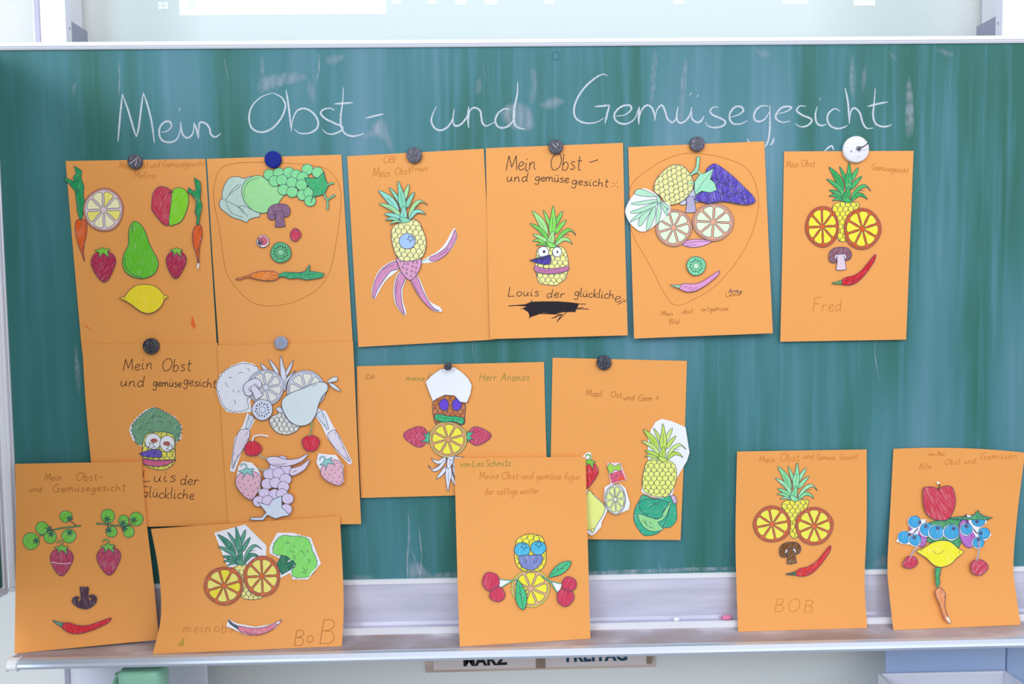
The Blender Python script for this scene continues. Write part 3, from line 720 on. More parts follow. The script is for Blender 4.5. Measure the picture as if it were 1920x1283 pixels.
def kiwi(S, R, cx, cy, r_, colr, mid='#c8e8cc', label=None):
    ct = S.cut('kiwi_slice', label=label); ct.shape(mp(R, ell(cx, cy, r_, r_, 20, .02)), crayon(colr))
    ct.shape(mp(R, ell(cx, cy, r_*.3, r_*.3, 14)), crayon(mid), .9, rim=False)
    for k in range(15):
        a = 2*math.pi*k/15; e = .66 if k % 2 else .58
        ct.fill(mp(R, ell(cx+r_*e*math.cos(a), cy+r_*e*math.sin(a), r_*.12, r_*.05, 8, 0, a)), INK, rim=False)
    ct.done(); return ct
def carrot(S, R, gr, bo, colr, gcol, hull=None, tipw=None, label=None):
    ct = S.cut('carrot', label=label)
    if hull: ct.fill(mp(R, pts(hull)), WHITE, smooth=False)
    B = mp(R, pts(bo)); ct.shape(B, crayon(colr))
    n = len(B); cx = sum(p[0] for p in B)/n; cy = sum(p[1] for p in B)/n
    for k in range(1, n-1):
        a = B[k]; ct.line([(a[0]*.9+cx*.1, a[1]*.9+cy*.1), (a[0]*.6+cx*.4, a[1]*.62+cy*.38)], .8)
    if tipw: ct.fill(mp(R, pts(tipw)), WHITE, rim=False, smooth=False)
    ct.done(); k = ct.sub('carrot_top'); P = mp(R, pts(gr)); k.shape(P, crayon(gcol), 1.0, smooth=False)
    m_ = len(P)
    for i in range(1, m_-1, 2):
        a, b_ = P[i], P[(i+m_//2) % m_]; k.line([(a[0]*.8+b_[0]*.2, a[1]*.8+b_[1]*.2), (a[0]*.6+b_[0]*.4, a[1]*.6+b_[1]*.4+1)], .8)
    k.done(); return ct
PEAR = '505,480 550,505 580,555 602,620 630,680 658,730 664,780 640,830 590,858 540,863 480,845 440,810 426,750 440,690 465,640 468,570 475,520'
LEMON = '405,993 440,984 470,945 515,912 560,904 620,908 665,930 703,972 733,985 706,1003 690,1040 650,1080 590,1097 535,1075 490,1040 440,1010'
def piece(S, R, nm, s_, colr, lines=(), smooth=True, hull=None, wd=1.2, pale=.38, label=None, lw=1.0):
    ct = S.cut(nm, label=label)
    if hull: ct.fill(mp(R, pts(hull)), WHITE, smooth=False)
    ct.shape(mp(R, pts(s_)), crayon(colr, pale), wd, smooth)
    for l in lines: ct.line(mp(R, pts(l)), lw)
    ct.done(); return ct
def star(cx, cy, r_, n=5, rot=0, inr=.45): return [(cx+(r_ if k % 2 == 0 else r_*inr)*math.cos(rot+math.pi*k/n), cy+(r_ if k % 2 == 0 else r_*inr)*math.sin(rot+math.pi*k/n)) for k in range(2*n)]
def blueberry(S, R, cx, cy, rx, ry, colr, sx, sy, sr, nm='blueberry', fillstar=None, label=None):
    ct = S.cut(nm, label=label); ct.shape(mp(R, ell(cx, cy, rx, ry, 18, .015)), crayon(colr))
    P = mp(R, star(sx, sy, sr, 5, .4))
    if fillstar: ct.fill(P, crayon(fillstar), rim=False, smooth=False)
    ct.line(P, 1.1, None, True, False); ct.done(); return ct
def eye(S, R, cx, cy, rx, ry, px_, py_, pr1, pr2, pc, nm='eye'):
    ct = S.cut(nm); ct.shape(mp(R, ell(cx, cy, rx, ry, 20)), WHITE, 1.1); ct.done()
    k = ct.sub('pupil'); k.fill(mp(R, ell(px_, py_, pr1, pr2, 12)), pc, rim=False); k.done(); return ct
def writing(S, *items):
    for it in items:
        c = Cut(S, 'pen_marks' if callable(it) else 'handwriting', 0, None, None)
        if callable(it): it(c)
        else: write(c, *it[0], **it[1])
        c.done()
def W(*a, **k): return (a, k)
def outline(R, s_, mt=PENCIL, wd=.8): return lambda c: c.line(mp(R, pts(s_)), wd, mt, closed=True)

# ---- 1 carrot-sided face, top left
S = Sheet([(123, 302), (138, 480), (154, 662)], [(385, 298), (396, 480), (407, 655)], hang(.002, .004), 'orange sheet with a green pear nose, lemon mouth and a carrot down each side', G1)
carrot(S, RA, '103,110 135,130 155,145 150,190 170,250 165,310 172,340 165,400 155,468 140,468 125,420 118,350 110,280 72,235 40,208 42,185 70,200 108,215 95,190 115,160', '115,482 150,470 185,485 188,550 175,620 166,680 173,750 155,700 135,650 113,560', '#e2601f', '#209a5a')
orange(S, RA, 300, 405, 134, 145, .35, '#e6cfdc', '#f6f2c4', outer='#e09070', segs2='#f4ea7a')
ct = S.cut('apple'); ct.shape(mp(RA, pts('628,300 660,256 700,250 745,268 757,290 752,360 742,420 738,502 700,500 655,450 622,400 624,340')), crayon('#c93f55'))
ct.shape(mp(RA, pts('757,290 775,262 820,258 860,290 868,350 850,420 820,480 770,505 738,502 742,420 752,350')), crayon('#86d62c')); ct.line(mp(RA, pts('730,285 750,292 765,285')), 1.6); ct.done()
piece(S, RA, 'pear', PEAR, '#64c22c', ['492,555 490,530 498,505', '440,720 450,790 500,840 560,855'], lw=1.2)
for q0, q1 in (((292, 680), (303, 886)), ((786, 678), (778, 862))): strawberry(S, RA, q0, q1, '#b62a50', '#7fca3c', .98 if q0[0] < 500 else .9, curl=False)
carrot(S, RA, '905,190 945,215 950,270 945,330 958,380 945,440 935,505 920,500 925,450 910,420 920,360 905,315 862,285 870,255 905,285 918,260', '925,510 950,510 958,570 945,630 937,690 936,790 920,700 900,640 894,580 905,525', '#e2601f', '#209a5a', tipw='928,760 940,765 934,803 924,790')
piece(S, RA, 'lemon', LEMON, '#f2dc2c', ['440,985 444,1005', '703,975 698,1000'], pale=.2)
writing(S, W('Mein Obst und Gemüsegesicht', 224, 316, 12, PENCIL2, .9, slope=-.03, space=3, xs=.83), W('Melina', 251, 334, 12, PENCIL2, .9), lambda c: [c.line([RA((885+k*6, 1200-abs(k-3)*8)), RA((893+k*4, 1115+k*12))], 1.5, REDP) for k in range(6)], lambda c: c.line(mp(RA, pts('172,1178 190,1185 200,1196 208,1198')), 1.6, REDP))
# ---- 2 cabbage and grape hair
S = Sheet([(388, 298), (398, 470), (411, 662)], [(640, 290), (651, 470), (662, 652)], hang(.0022, .004), 'orange sheet with a cabbage, pear and green grapes as hair and a carrot mouth', G1)
piece(S, RB, 'cabbage', '130,290 150,230 185,190 230,183 280,195 320,182 360,230 385,430 350,455 308,470 296,488 250,470 200,455 150,420 118,390 112,350 130,325', '#bcd6cc', ['155,340 180,300 230,265 260,235', '155,345 170,390 200,430 270,455', '160,345 220,375 260,400 300,450', '230,388 270,378 320,400', '240,388 275,430', '130,330 155,342', '180,312 190,280 240,235'])
piece(S, RB, 'pear', '262,265 285,215 340,180 390,178 430,205 480,235 530,265 560,290 530,325 500,370 460,410 400,427 340,410 290,365 265,310', '#9fe09a', ['280,320 278,270 310,215 370,190'])
ct = S.cut('grape_bunch')
for x, y in ((445, 170), (508, 160), (575, 155), (625, 172), (700, 135), (768, 155), (480, 212), (530, 205), (595, 222), (668, 188), (660, 238), (540, 270), (598, 285), (668, 305), (712, 288), (718, 345)): ct.shape(mp(RB, ell(x, y, 38, 36, 14)), crayon('#84dc98'), 1.0)
ct.done(); k = ct.sub('leaf'); k.shape(mp(RB, pts('680,190 770,192 810,150 820,200 842,240 812,300 735,320 725,355 740,280 700,240')), crayon('#3fae72'), smooth=False)
for l in ('822,245 845,232 878,225', '812,298 832,335 885,303', '832,335 836,360 832,405'): k.line(mp(RB, pts(l)), 4.6); k.line(mp(RB, pts(l)), 3, crayon('#74c890'))
k.done()
mushroom(S, RB, (515, 365), (517, 518), '#8c6484', '#8c6484', 1, gill='#8c6484')
ct = S.cut('tomato'); ct.shape(mp(RB, ell(402, 615, 41, 41, 12, .03)), WHITE); ct.fill(mp(RB, ell(402, 612, 34, 32, 12, .04)), crayon('#d06a80'), rim=False)
for k in range(7): ct.line([RB((370, 630)), RB((370+40*math.cos(k*.42-1.5), 622+32*math.sin(k*.42-1.5)))], 1.4)
ct.done(); piece(S, RB, 'tomato', '620,527 645,545 658,572 640,600 618,615 592,600 585,570 598,540', '#cc3f5c', ['620,535 638,548 630,530'])
kiwi(S, RB, 522, 690, 68, '#5cb47c', '#8fd4a4')
carrot(S, RB, '505,838 545,820 600,822 640,825 690,815 712,772 718,780 710,812 760,820 812,830 800,855 750,865 690,872 640,860 580,865 540,850 510,855', '220,866 300,845 360,820 430,813 480,818 507,840 495,868 450,878 380,872 300,856 250,871', '#ee8630', '#3aa874')
writing(S, outline(RB, '100,160 150,110 250,90 420,88 600,95 800,120 880,180 922,280 920,420 895,600 860,780 800,900 700,980 560,1035 410,1045 310,1010 220,920 160,830 135,700 110,520 80,380 75,260'))
# ---- 3 dancing pineapple
S = Sheet([(651, 293), (661, 470), (672, 651)], [(907, 279), (917, 470), (928, 637)], hang(.0022, .006), 'orange sheet with a dancing pineapple figure on pink chili arms and legs', G1)
for nm, hl, bo, dash in (('chili_arm', '532,785 580,755 640,720 690,670 730,600 755,563 772,600 766,648 720,722 660,772 600,792 535,797', '590,760 640,735 700,690 740,620 758,573 770,610 760,650 710,730 650,775 600,783', '640,755 680,730 715,695'), ('chili_arm', '374,778 310,798 250,848 214,930 202,1000 222,1038 250,990 300,910 386,836', '374,784 312,805 256,855 220,930 208,1000 220,1032 240,978 290,900 330,852 384,832', '275,840 310,822 345,810'),
                 ('chili_leg', '395,853 360,900 347,980 358,1060 388,1112 425,1146 433,1120 412,1050 410,970 432,898', '397,860 366,905 356,980 366,1060 392,1108 424,1140 404,1060 400,970 428,898', '380,915 368,960 366,1000'), ('chili_leg', '463,900 495,873 522,900 547,960 582,1040 615,1068 655,1088 674,1118 640,1121 595,1102 530,1032 478,950', '465,905 495,878 518,910 540,970 580,1050 620,1098 655,1117 600,1103 530,1032 480,950', '480,920 500,970 525,1010')):
    ct = S.cut(nm); ct.fill(mp(RC, pts(hl)), WHITE); ct.shape(mp(RC, pts(bo)), crayon('#d58fbc')); ct.line(mp(RC, pts(dash)), 1)
    if hl.startswith('532'): ct.line(mp(RC, pts('535,790 560,775 590,770')), 2, crayon('#8fc8c0'))
    ct.done()
ct = piece(S, RC, 'strawberry', '370,765 450,775 528,768 530,820 510,862 490,890 462,910 430,892 400,852 378,800', '#dfa0c6')
k = ct.sub('seeds')
for p in pts('395,785 420,800 445,800 480,790 505,790 410,825 438,838 475,818 500,828 435,865 470,850 495,858 465,882'): k.line(mp(RC, ell(p[0], p[1], 5, 7, 8)), .9, None, True)
k.done()
ct = S.cut('pineapple'); body(ct, RC, '440,518 480,505 520,522 540,570 560,620 566,680 550,740 520,768 460,782 400,780 370,748 350,700 337,640 335,590 350,550 400,525', '#f2eea6', 9, 6, .1); ct.done()
k = ct.sub('leaf_crown'); crown(k, RC, (430, 522), (378, 245), ['#86d8b4', '#a8e0a0', '#8fdcc8'], 1.0); k.done()
blueberry(S, RC, 440, 650, 54, 52, '#a9c8f2', 462, 632, 24)
writing(S, W('OBI', 719, 305, 12, PENCIL2, .9), W('Mein', 699, 333, 18, PENCIL2, 1.1, slope=-.05, xs=.8, gap=1.2), W('Obst', 740, 328, 13, PENCIL2, 1.0, slope=-.05, xs=.9), W('Fraus', 772, 322, 12, PENCIL2, 1.0, slope=-.05, xs=.8))
# ---- 4 pineapple face with felt pen writing
S = Sheet([(911, 278), (914, 460), (919, 636)], [(1168, 268), (1172, 450), (1177, 629)], hang(.0034, .010), 'orange sheet with a staring pineapple face under bold black felt pen writing', G1)
ct = S.cut('pineapple'); body(ct, RD, '385,700 430,686 490,684 545,688 575,720 590,790 588,840 570,900 530,930 500,945 400,930 380,880 368,830 375,760', '#f2ee94', 9, 6, .05); ct.done()
k = ct.sub('leaf_crown'); crown(k, RD, (478, 688), (488, 412), ['#86dc58', '#74d04c', '#a4e48a'], 1.0); k.done()
eye(S, RD, 515, 722, 30, 33, 517, 722, 6, 8, INK); eye(S, RD, 423, 722, 35, 37, 428, 720, 8, 10, FELT)
piece(S, RD, 'pepper_nose', '332,778 400,757 470,740 476,775 465,802 430,806 380,795', '#4c38a4', ['340,778 400,770 465,768', '350,776 410,764 470,752'], smooth=False, lw=2.4, label='purple pencilled nose')
piece(S, RD, 'chili_mouth', '366,815 420,830 480,833 540,826 592,818 586,845 530,862 470,868 410,863 370,850', '#cf7cb0', ['370,830 450,845 585,832', '380,845 470,856 560,848'], lw=.8)
def scrib(c):
    c.fill(mp(RD, pts('192,1080 300,1072 345,1054 420,1052 520,1052 600,1058 660,1066 655,1085 640,1115 560,1124 500,1136 420,1130 335,1158 322,1125 285,1100 310,1085')), FELT, rim=False, smooth=False)
    for l in ('190,1083 420,1070 705,1070', '325,1090 540,1100 725,1103', '345,1042 330,1165 345,1130 420,1135 530,1138', '275,1103 330,1085 330,1130', '480,1165 540,1140 500,1160 548,1138 515,1187 575,1125 640,1105', '560,1120 640,1122 600,1110 690,1092'): c.line(mp(RD, pts(l)), 1.5, FELT, smooth=False)
writing(S, W('Mein', 949, 320, 29, FELT, 1.5, slope=-.01, xs=.85, gap=1.0), W('Obst', 1032, 319, 29, FELT, 1.5, xs=.82, gap=1.2), W('-', 1104, 312, 22, FELT, 1.5, slope=-.25, xs=1.6), W('und', 950, 341, 17, FELT, 1.5, slope=-.02, xs=1.25, gap=1.6), W('gemüse', 1003, 339, 16, FELT, 1.5, slope=.05, xs=1.12, gap=.9), W('gesicht', 1072, 345, 16, FELT, 1.5, slope=.1, xs=1.18, gap=1.3),
        W('Louis', 953, 556, 17, FELT, 1.4, xs=1.18, gap=1.7, slope=-.01), W('der', 1025, 558, 17, FELT, 1.4, xs=1.2, gap=1.6), W('glücklich', 1077, 555, 16, FELT, 1.5, xs=1.12, gap=.9, slope=.07), W('e', 1152, 567, 22, FELT, 1.3, xs=1.2, gap=1), scrib,
        lambda c: [c.line([(x, y), (x+1.5, y+.6)], 1.6, FELT) for x, y in ((1146, 350), (1152, 348), (1150, 343), (1156, 342), (1157, 351), (1163, 563), (1168, 561), (1171, 566))], lambda c: c.line([(1158, 571), (1168, 566), (1175, 562)], 1.2, FELT))
# ---- 5 pineapple with purple grapes
S = Sheet([(1178, 276), (1183, 450), (1189, 635)], [(1433, 265), (1441, 450), (1449, 625)], hang(.003, .012, .006), 'orange sheet with purple grape and pineapple hair over two pale citrus eyes', G1)
piece(S, RE, 'chili_cheek', '415,665 480,640 560,638 625,650 560,682 480,691', '#e2a4d8', ['430,668 500,655 590,650', '450,682 520,672'])
mushroom(S, RE, (484, 300), (482, 458), '#cfd0e4', '#b4acce', 1.0, gill='#d8daee')
orange(S, RE, 367, 560, 122, 124, .1, '#e6aa8c', '#e2f8d4'); orange(S, RE, 632, 522, 137, 125, .45, '#e6aa8c', '#e2f8d4')
ct = S.cut('pineapple'); body(ct, RE, '390,139 430,148 470,190 495,235 500,285 470,340 420,385 370,404 320,400 280,352 240,320 235,290 250,240 290,190 340,150', '#ece89c', 9, 7, .45); ct.done()
k = ct.sub('leaf_crown'); k.fill(mp(RE, pts('160,298 205,308 255,340 290,382 340,405 345,440 320,482 250,537 200,575 150,586 110,562 70,522 44,455 60,400 100,340')), WHITE)
for l in ('80,400 150,383 250,370 260,385 150,408', '75,457 150,428 250,390 240,420 130,462', '75,522 130,470 230,425 200,462 120,503', '185,577 195,500 240,415 245,470 215,552', '130,540 150,480 220,435 190,490 150,545', '250,532 252,460 265,395 285,445 266,522', '322,480 290,425 272,375 305,402 328,452', '105,330 130,302 185,312 250,350 200,352 140,345', '255,345 275,360 280,395 260,385', '280,385 330,410 335,440 300,410'): k.shape(mp(RE, pts(l)), crayon('#b4e4c4'), 1.0)
k.done()
ct = S.cut('grape_bunch'); GP = pts('583,180 635,132 700,165 780,230 850,300 900,350 909,390 840,407 700,385 600,397 520,377 513,350 570,318 655,300 620,230')
ct.fill(mp(RE, GP), crayon('#5e49bc', .45)); ct.line(mp(RE, GP), 1.0, None, True)
for x, y, r_ in ((660, 195, 45), (700, 225, 45), (755, 250, 42), (695, 290, 45), (740, 310, 50), (800, 290, 45), (835, 330, 42), (870, 365, 40), (780, 365, 45), (640, 350, 45), (570, 355, 42), (720, 360, 40)):
    run = [RE(p) for p in ell(x, y, r_, r_*.9, 20) if inside(p, GP)]
    if len(run) > 4: ct.line([RE(p) for p in ell(x, y, r_, r_*.9, 20)[1:15] if inside(p, GP)], 1.5)
ct.done(); k = ct.sub('leaf'); k.shape(mp(RE, pts('508,250 540,205 580,192 636,163 612,235 642,260 656,308 612,326 555,315 514,340 505,300')), crayon('#a0e4be'), smooth=False)
k.shape(mp(RE, pts('522,84 543,88 536,150 527,190 500,203 474,206 505,172 518,148')), crayon('#a0e4be'), 1.0, smooth=False); k.line(mp(RE, pts('524,172 500,196 472,208')), 4.2); k.line(mp(RE, pts('524,172 500,196 474,207')), 3, crayon('#a0e4be')); k.line(mp(RE, pts('526,180 545,200 565,205')), 3.2, crayon('#8fdcb0')); k.line(mp(RE, pts('520,320 560,260 620,185')), .8); k.line(mp(RE, pts('505,258 460,265')), 2.4, crayon('#8fdcb0')); k.done()
ct = kiwi(S, RE, 518, 815, 63, '#78d29e'); chili(S, RE, (345, 940), (674, 848), '#df98cc', '#98c4a8', 1.0)
writing(S, outline(RE, '500,62 620,75 740,105 840,150 900,230 932,350 930,450 890,600 820,740 730,860 620,970 500,1040 410,1078 350,1060 290,970 240,870 180,760 120,660 80,560 62,420 75,300 120,230 200,170 300,110 400,72'),
        W('Mein', 1240, 592, 9, PENCIL, .9), W('obst', 1279, 588, 9, PENCIL, .9), W('ontgemüse', 1315, 584, 9, PENCIL, .9, slope=-.04), W('Bild', 1255, 607, 9, PENCIL, .9), W('Arme', 1366, 550, 9, INK, 1.1), W('Leonie', 1361, 557, 8, PENCIL, 1.0, slope=-.1))
# ---- 6 pineapple with glasses and white mushroom stalk
S = Sheet([(1470, 284), (1467, 460), (1463, 641)], [(1713, 283), (1706, 460), (1699, 637)], hang(.0022, .006), 'orange sheet at upper right with orange slice glasses and a pale-stalked mushroom nose', G1)
ct = S.cut('pineapple'); body(ct, RF, '428,425 470,391 535,386 600,390 608,420 600,560 560,610 520,648 470,640 440,520', '#f3e63e', 9, 5); ct.done()
k = ct.sub('leaf_crown'); crown(k, RF, (530, 388), (542, 122), ['#36b25c', '#44ba66', '#2fa854']); k.done()
orange(S, RF, 363, 553, 112, 137, .35, '#d8611f', '#f4ea3e'); orange(S, RF, 630, 567, 124, 138, .1, '#d8611f', '#f4ea3e')
mushroom(S, RF, (490, 690), (489, 842), '#8a5a6c', '#e2cada'); chili(S, RF, (425, 930), (718, 738), '#d0222f', '#62a050')
writing(S, W('Mein Obst', 1474, 314, 13, PENCIL2, 1.0, xs=.75, slope=-.02), W('Gemüsegesicht', 1635, 318, 11, PENCIL2, 1.0, xs=.78, slope=.1), W('Fred', 1525, 584, 25, PENCIL2, 1.1, slope=-.03, gap=2, xs=.82))
# ---- 7 broccoli hair
S = Sheet([(154, 646), (161, 760), (171, 870), (182, 990)], [(408, 643), (418, 800), (430, 985)], hang(.0085, .006), 'orange sheet with a broccoli-haired pineapple face and black writing around it', G1)
ct = S.cut('broccoli'); ct.fill(mp(RG, pts('370,650 410,598 480,538 540,520 600,543 692,590 742,660 738,752 700,778 440,802 385,762 358,690')), WHITE, smooth=False)
BB = bumpy(mp(RG, pts('382,670 415,620 480,555 545,530 600,555 685,598 728,660 720,735 690,768 440,790 405,745')), 7, 2.3); ct.fill(BB, crayon('#6fa180'), rim=False, smooth=False); ct.line(BB, 1.0, None, True, False)
for l in ('520,600 540,575 530,600', '560,590 580,585 600,595', '480,640 510,632 540,632', '560,630 585,622 605,635', '640,630 655,625 665,645', '430,690 450,660 470,650', '490,690 520,685', '700,660 715,665 700,680', '700,720 720,715 705,740', '390,720 405,735 395,750'): ct.line(mp(RG, pts(l)), 1.0)
ct.done()
ct = S.cut('pineapple'); body(ct, RG, '468,742 500,710 560,700 630,705 690,740 693,850 690,920 650,960 600,977 520,965 465,930 455,820', '#ece45c', 8, 6); ct.done()
for cx, cy, rx, px_, py_ in ((532, 770, 58, 540, 765), (636, 786, 53, 632, 786)):
    e_ = eye(S, RG, cx, cy, rx, 58, px_, py_, 26, 16, crayon('#a8584c'))
    k = e_.sub('star_lashes'); k.line(mp(RG, star(cx-10 if cx < 600 else cx+20, cy+32, 30, 5, .3, .4)), 1.0, None, True, False); k.done()
piece(S, RG, 'pepper_nose', '432,858 500,834 580,828 597,850 595,886 520,886 460,878', '#6a52ba', ['530,850 590,852', '535,862 592,868'], smooth=False, label='purple pencilled nose')
piece(S, RG, 'chili_mouth', '460,893 540,906 620,906 697,903 640,940 570,953 500,946 460,932', '#d2648c', ['462,897 560,912 695,905'], smooth=False)
writing(S, W('Mein', 231, 696, 23, FELT, 1.4, slope=-.06, xs=.95, gap=1.8), W('Obst', 304, 696, 23, FELT, 1.4, slope=-.01, xs=.92, gap=1.6), W('und', 226, 725, 20, FELT, 1.5, xs=1.2, gap=1.5), W('gemüse', 287, 725, 16, FELT, 1.5, xs=.95, gap=.8), W('gesicht', 344, 722, 17, FELT, 1.4, slope=.09, xs=1.05, gap=1),
        W('Luis', 266, 904, 22, FELT, 1.4, xs=1.25, gap=2.0, slope=-.01), W('der', 338, 908, 21, FELT, 1.4, xs=1.0, gap=1.5, slope=.12), W('Glückliche', 262, 932, 20, FELT, 1.4, slope=.05, xs=.97, gap=1.2))
# ---- 8 pale uncoloured sheet
S = Sheet([(407, 648), (416, 800), (428, 985)], [(662, 641), (669, 800), (677, 983)], hang(.011, .006), 'orange sheet of mostly uncoloured pale fruit with two red cherries', G1)
ct = S.cut('broccoli'); ct.fill(mp(RH, pts('65,265 140,208 220,176 295,192 345,240 300,400 270,450 285,522 180,532 110,522 70,472 45,400 36,340')), WHITE, smooth=False)
BB = bumpy(mp(RH, pts('75,270 145,222 220,192 290,210 325,250 270,400 245,440 255,500 180,515 115,500 80,460 58,390 50,340')), 7.5, 2.4); ct.fill(BB, crayon('#e6e9f6'), rim=False, smooth=False); ct.line(BB, 1.0, None, True, False)
for l in ('120,290 135,285 150,295', '190,260 205,250 225,255', '100,320 115,345 120,355', '150,370 165,385', '160,440 170,455 165,470', '180,390 200,375', '250,225 265,230 260,245'): ct.line(mp(RH, pts(l)), 1.0)
ct.done()
carrot(S, RH, '250,590 265,540 300,560 285,590 265,635 240,640', '198,652 262,645 265,700 225,780 180,845 150,915 150,830 170,720', '#e4daec', '#d6dff0', hull='252,528 305,580 272,640 258,720 212,800 166,937 132,930 150,800 165,700 220,620')
carrot(S, RH, '725,545 760,510 790,560 812,640 800,645 760,590', '803,680 850,645 882,690 920,780 962,870 880,800 830,740', '#e4daec', '#d6dff0', hull='738,498 792,520 842,620 882,680 975,868 955,888 870,800 800,700 760,610 718,552')
ct = S.cut('pineapple'); body(ct, RH, '408,565 450,540 500,528 600,608 607,637 570,666 520,679 460,666 420,628 404,592', '#e2e2dc', 5, 6); ct.done()
k = ct.sub('leaf_crown')
for l in ('480,136 500,200 522,280 510,380 480,260', '398,162 440,200 468,250 450,262', '345,190 380,215 400,240 362,232', '568,165 550,230 522,275 515,250 540,205', '582,238 560,270 525,320 520,360 515,300', '450,500 480,490 500,530 470,525'): k.shape(mp(RH, pts(l)), crayon('#dadff0'), 1.0)
k.done()
orange(S, RH, 380, 355, 124, 124, .2, '#dcdff0', '#e6e6e2'); orange(S, RH, 655, 372, 134, 135, .1, '#dcdff0', '#e6e6e0')
mushroom(S, RH, (270, 305), (335, 425), '#e2e2f4', '#e2e2f4', 1.0); kiwi(S, RH, 355, 508, 71, '#d6ddf2', '#d8dff2')
ct = piece(S, RH, 'pear', '488,480 500,430 560,390 640,360 700,332 760,317 800,333 803,372 770,412 742,470 722,540 680,602 610,619 550,592 510,540', '#d6e4ec', ['700,345 730,335', '505,540 525,570'])
k = ct.sub('leaf'); k.shape(mp(RH, pts('798,318 830,290 865,282 868,308 815,321')), crayon('#d6e4ec'), 1); k.shape(mp(RH, pts('812,325 850,335 895,382 840,358')), crayon('#d6e4ec'), 1); k.done()
for cx, cy, rx, ry, st in ((290, 775, 59, 51, '285,725 292,700 305,688 350,682 398,691'), (688, 738, 60, 55, '680,690 692,640 696,590')):
    ct = S.cut('cherry'); ct.shape(mp(RH, ell(cx, cy, rx, ry, 18, .04)), crayon('#d4334b', .2)); ct.done()
    k = ct.sub('stem'); k.line(mp(RH, pts(st)), 3.4, crayon('#e8eaf2' if cx < 400 else '#8a9a6a')); k.done()
ct = S.cut('grape_bunch')
for x, y in ((490, 862), (445, 900), (518, 922), (400, 950), (465, 945), (388, 1018), (445, 1010), (515, 985), (500, 1038), (370, 1085), (440, 1090), (490, 1088), (330, 1138), (392, 1135), (530, 1120), (520, 1192)): ct.shape(mp(RH, ell(x, y, 40, 37, 14)), crayon('#dccef0'), 1.0)
ct.done(); k = ct.sub('leaf'); k.shape(mp(RH, pts('322,1143 400,1165 420,1130 488,1100 490,1180 545,1235 500,1240 445,1257 390,1232 360,1268 300,1268 268,1262 275,1250 350,1248 382,1215')), crayon('#d4def2'), smooth=False); k.done()
for q, st in (('385,840 450,830 520,850 600,842 667,810 640,852 570,887 480,897 410,882', '332,818 360,838 390,848'), ('550,915 620,892 680,848 652,912 592,952 550,960', '325,905 360,925 405,910')):
    ct = S.cut('chili_pepper'); ct.shape(mp(RH, pts(q)), crayon('#e2d6ee')); ct.line(mp(RH, pts('440,882 480,884 520,878' if q[0] == '3' else '560,940 590,925')), 1); ct.done(); k = ct.sub('stem'); k.line(mp(RH, pts(st)), 2.6, crayon('#9ab0a8')); k.done()
strawberry(S, RH, (245, 930), (275, 1126), '#e4b2c8', '#8ccccc', 1.1, hull='190,900 218,862 285,872 322,912 346,960 340,1060 280,1130 200,1050 173,990')
strawberry(S, RH, (795, 868), (893, 1026), '#e4b2c8', '#8ccccc', 1.05, hull='740,808 862,820 912,890 916,1002 890,1032 765,950 727,870')
# ---- 9 sideways sheet with chef hat
S = Sheet([(669, 687), (671, 800), (677, 934)], [(1020, 679), (1023, 800), (1027, 925)], hang(.0022, .006), 'sideways orange sheet with a white-capped pineapple chef and strawberry arms', G1)
strawberry(S, RI, (650, 735), (442, 712), '#cb4a6c', '#52bd8e', 1.05, curl=False); strawberry(S, RI, (1002, 728), (1196, 722), '#cb4a6c', '#52bd8e', 1.02, curl=False)
ct = S.cut('pineapple'); body(ct, RI, '698,435 760,385 880,368 960,430 974,480 966,560 955,622 800,640 722,617 702,560 694,500', '#c8763c', 7, 6.5); ct.done()
k = ct.sub('leaf_crown', 'white uncoloured crown'); crown(k, RI, (838, 890), (825, 1200), ['#e2e6f8'], 1.0, skip=(1,)); k.done()
orange(S, RI, 825, 752, 160, 152, .1, '#e4a273', '#f2ea4c', outer='#eee070')
for cx in (790, 900): piece(S, RI, 'eye', ' '.join('%f,%f' % p for p in ell(cx, 455, 40, 50, 14, .03)), '#6a4ad0', pale=.1)
piece(S, RI, 'moustache', '718,540 760,538 830,552 900,556 958,572 960,600 948,624 900,606 860,598 780,602 715,578', '#36b274', ['740,560 770,565', '790,572 830,570', '850,580 880,585', '900,580 940,590'], label='green moustache')
piece(S, RI, 'cap', '632,258 690,198 760,150 880,130 950,180 1000,230 1030,290 1016,370 985,437 930,430 880,375 800,370 740,395 695,424 660,340', '#eef1fc', ['985,432 1005,428'], wd=.5, smooth=False, label='white paper chef cap')
writing(S, W('IDA', 685, 711, 9, PENCIL, .9), W('meine Früchte', 762, 714, 11, GREENP, 1.1, gap=1.6, xs=1.0), W('Herr Ananas', 899, 714, 14, GREENP, 1.1, slope=-.0, xs=.98))
# ---- 10 sheet with loose cut pineapple over cabbage
S = Sheet([(1036, 671), (1033, 840), (1030, 1011)], [(1288, 677), (1283, 840), (1276, 1013)], hang(.0022, .007), 'orange sheet with a tall green-yellow pineapple standing on a cabbage at its right', G1)
ct = S.cut('cabbage'); ct.shape(mp(RJ, pts('645,965 720,990 810,972 850,1000 862,1060 860,1130 820,1175 770,1180 740,1215 660,1230 615,1190 585,1130 590,1060 620,1000')), crayon('#35ae88'))
ct.shape(mp(RJ, pts('610,1090 680,1108 740,1122 775,1080 812,1015 822,1025 800,1090 770,1130 740,1145 775,1190 700,1202 640,1165')), crayon('#92d890'), rim=False); ct.shape(mp(RJ, pts('630,1005 700,992 810,1015 775,1070 765,1110 700,1115 640,1075 620,1040')), crayon('#2fa884'), rim=False)
for l in ('690,1050 730,1020 770,1010', '720,1030 715,1010', '735,1022 740,1040', '640,1130 680,1170 710,1180', '660,1130 665,1150', '690,1160 692,1140', '770,1175 800,1120 820,1030'): ct.line(mp(RJ, pts(l)), 1.1)
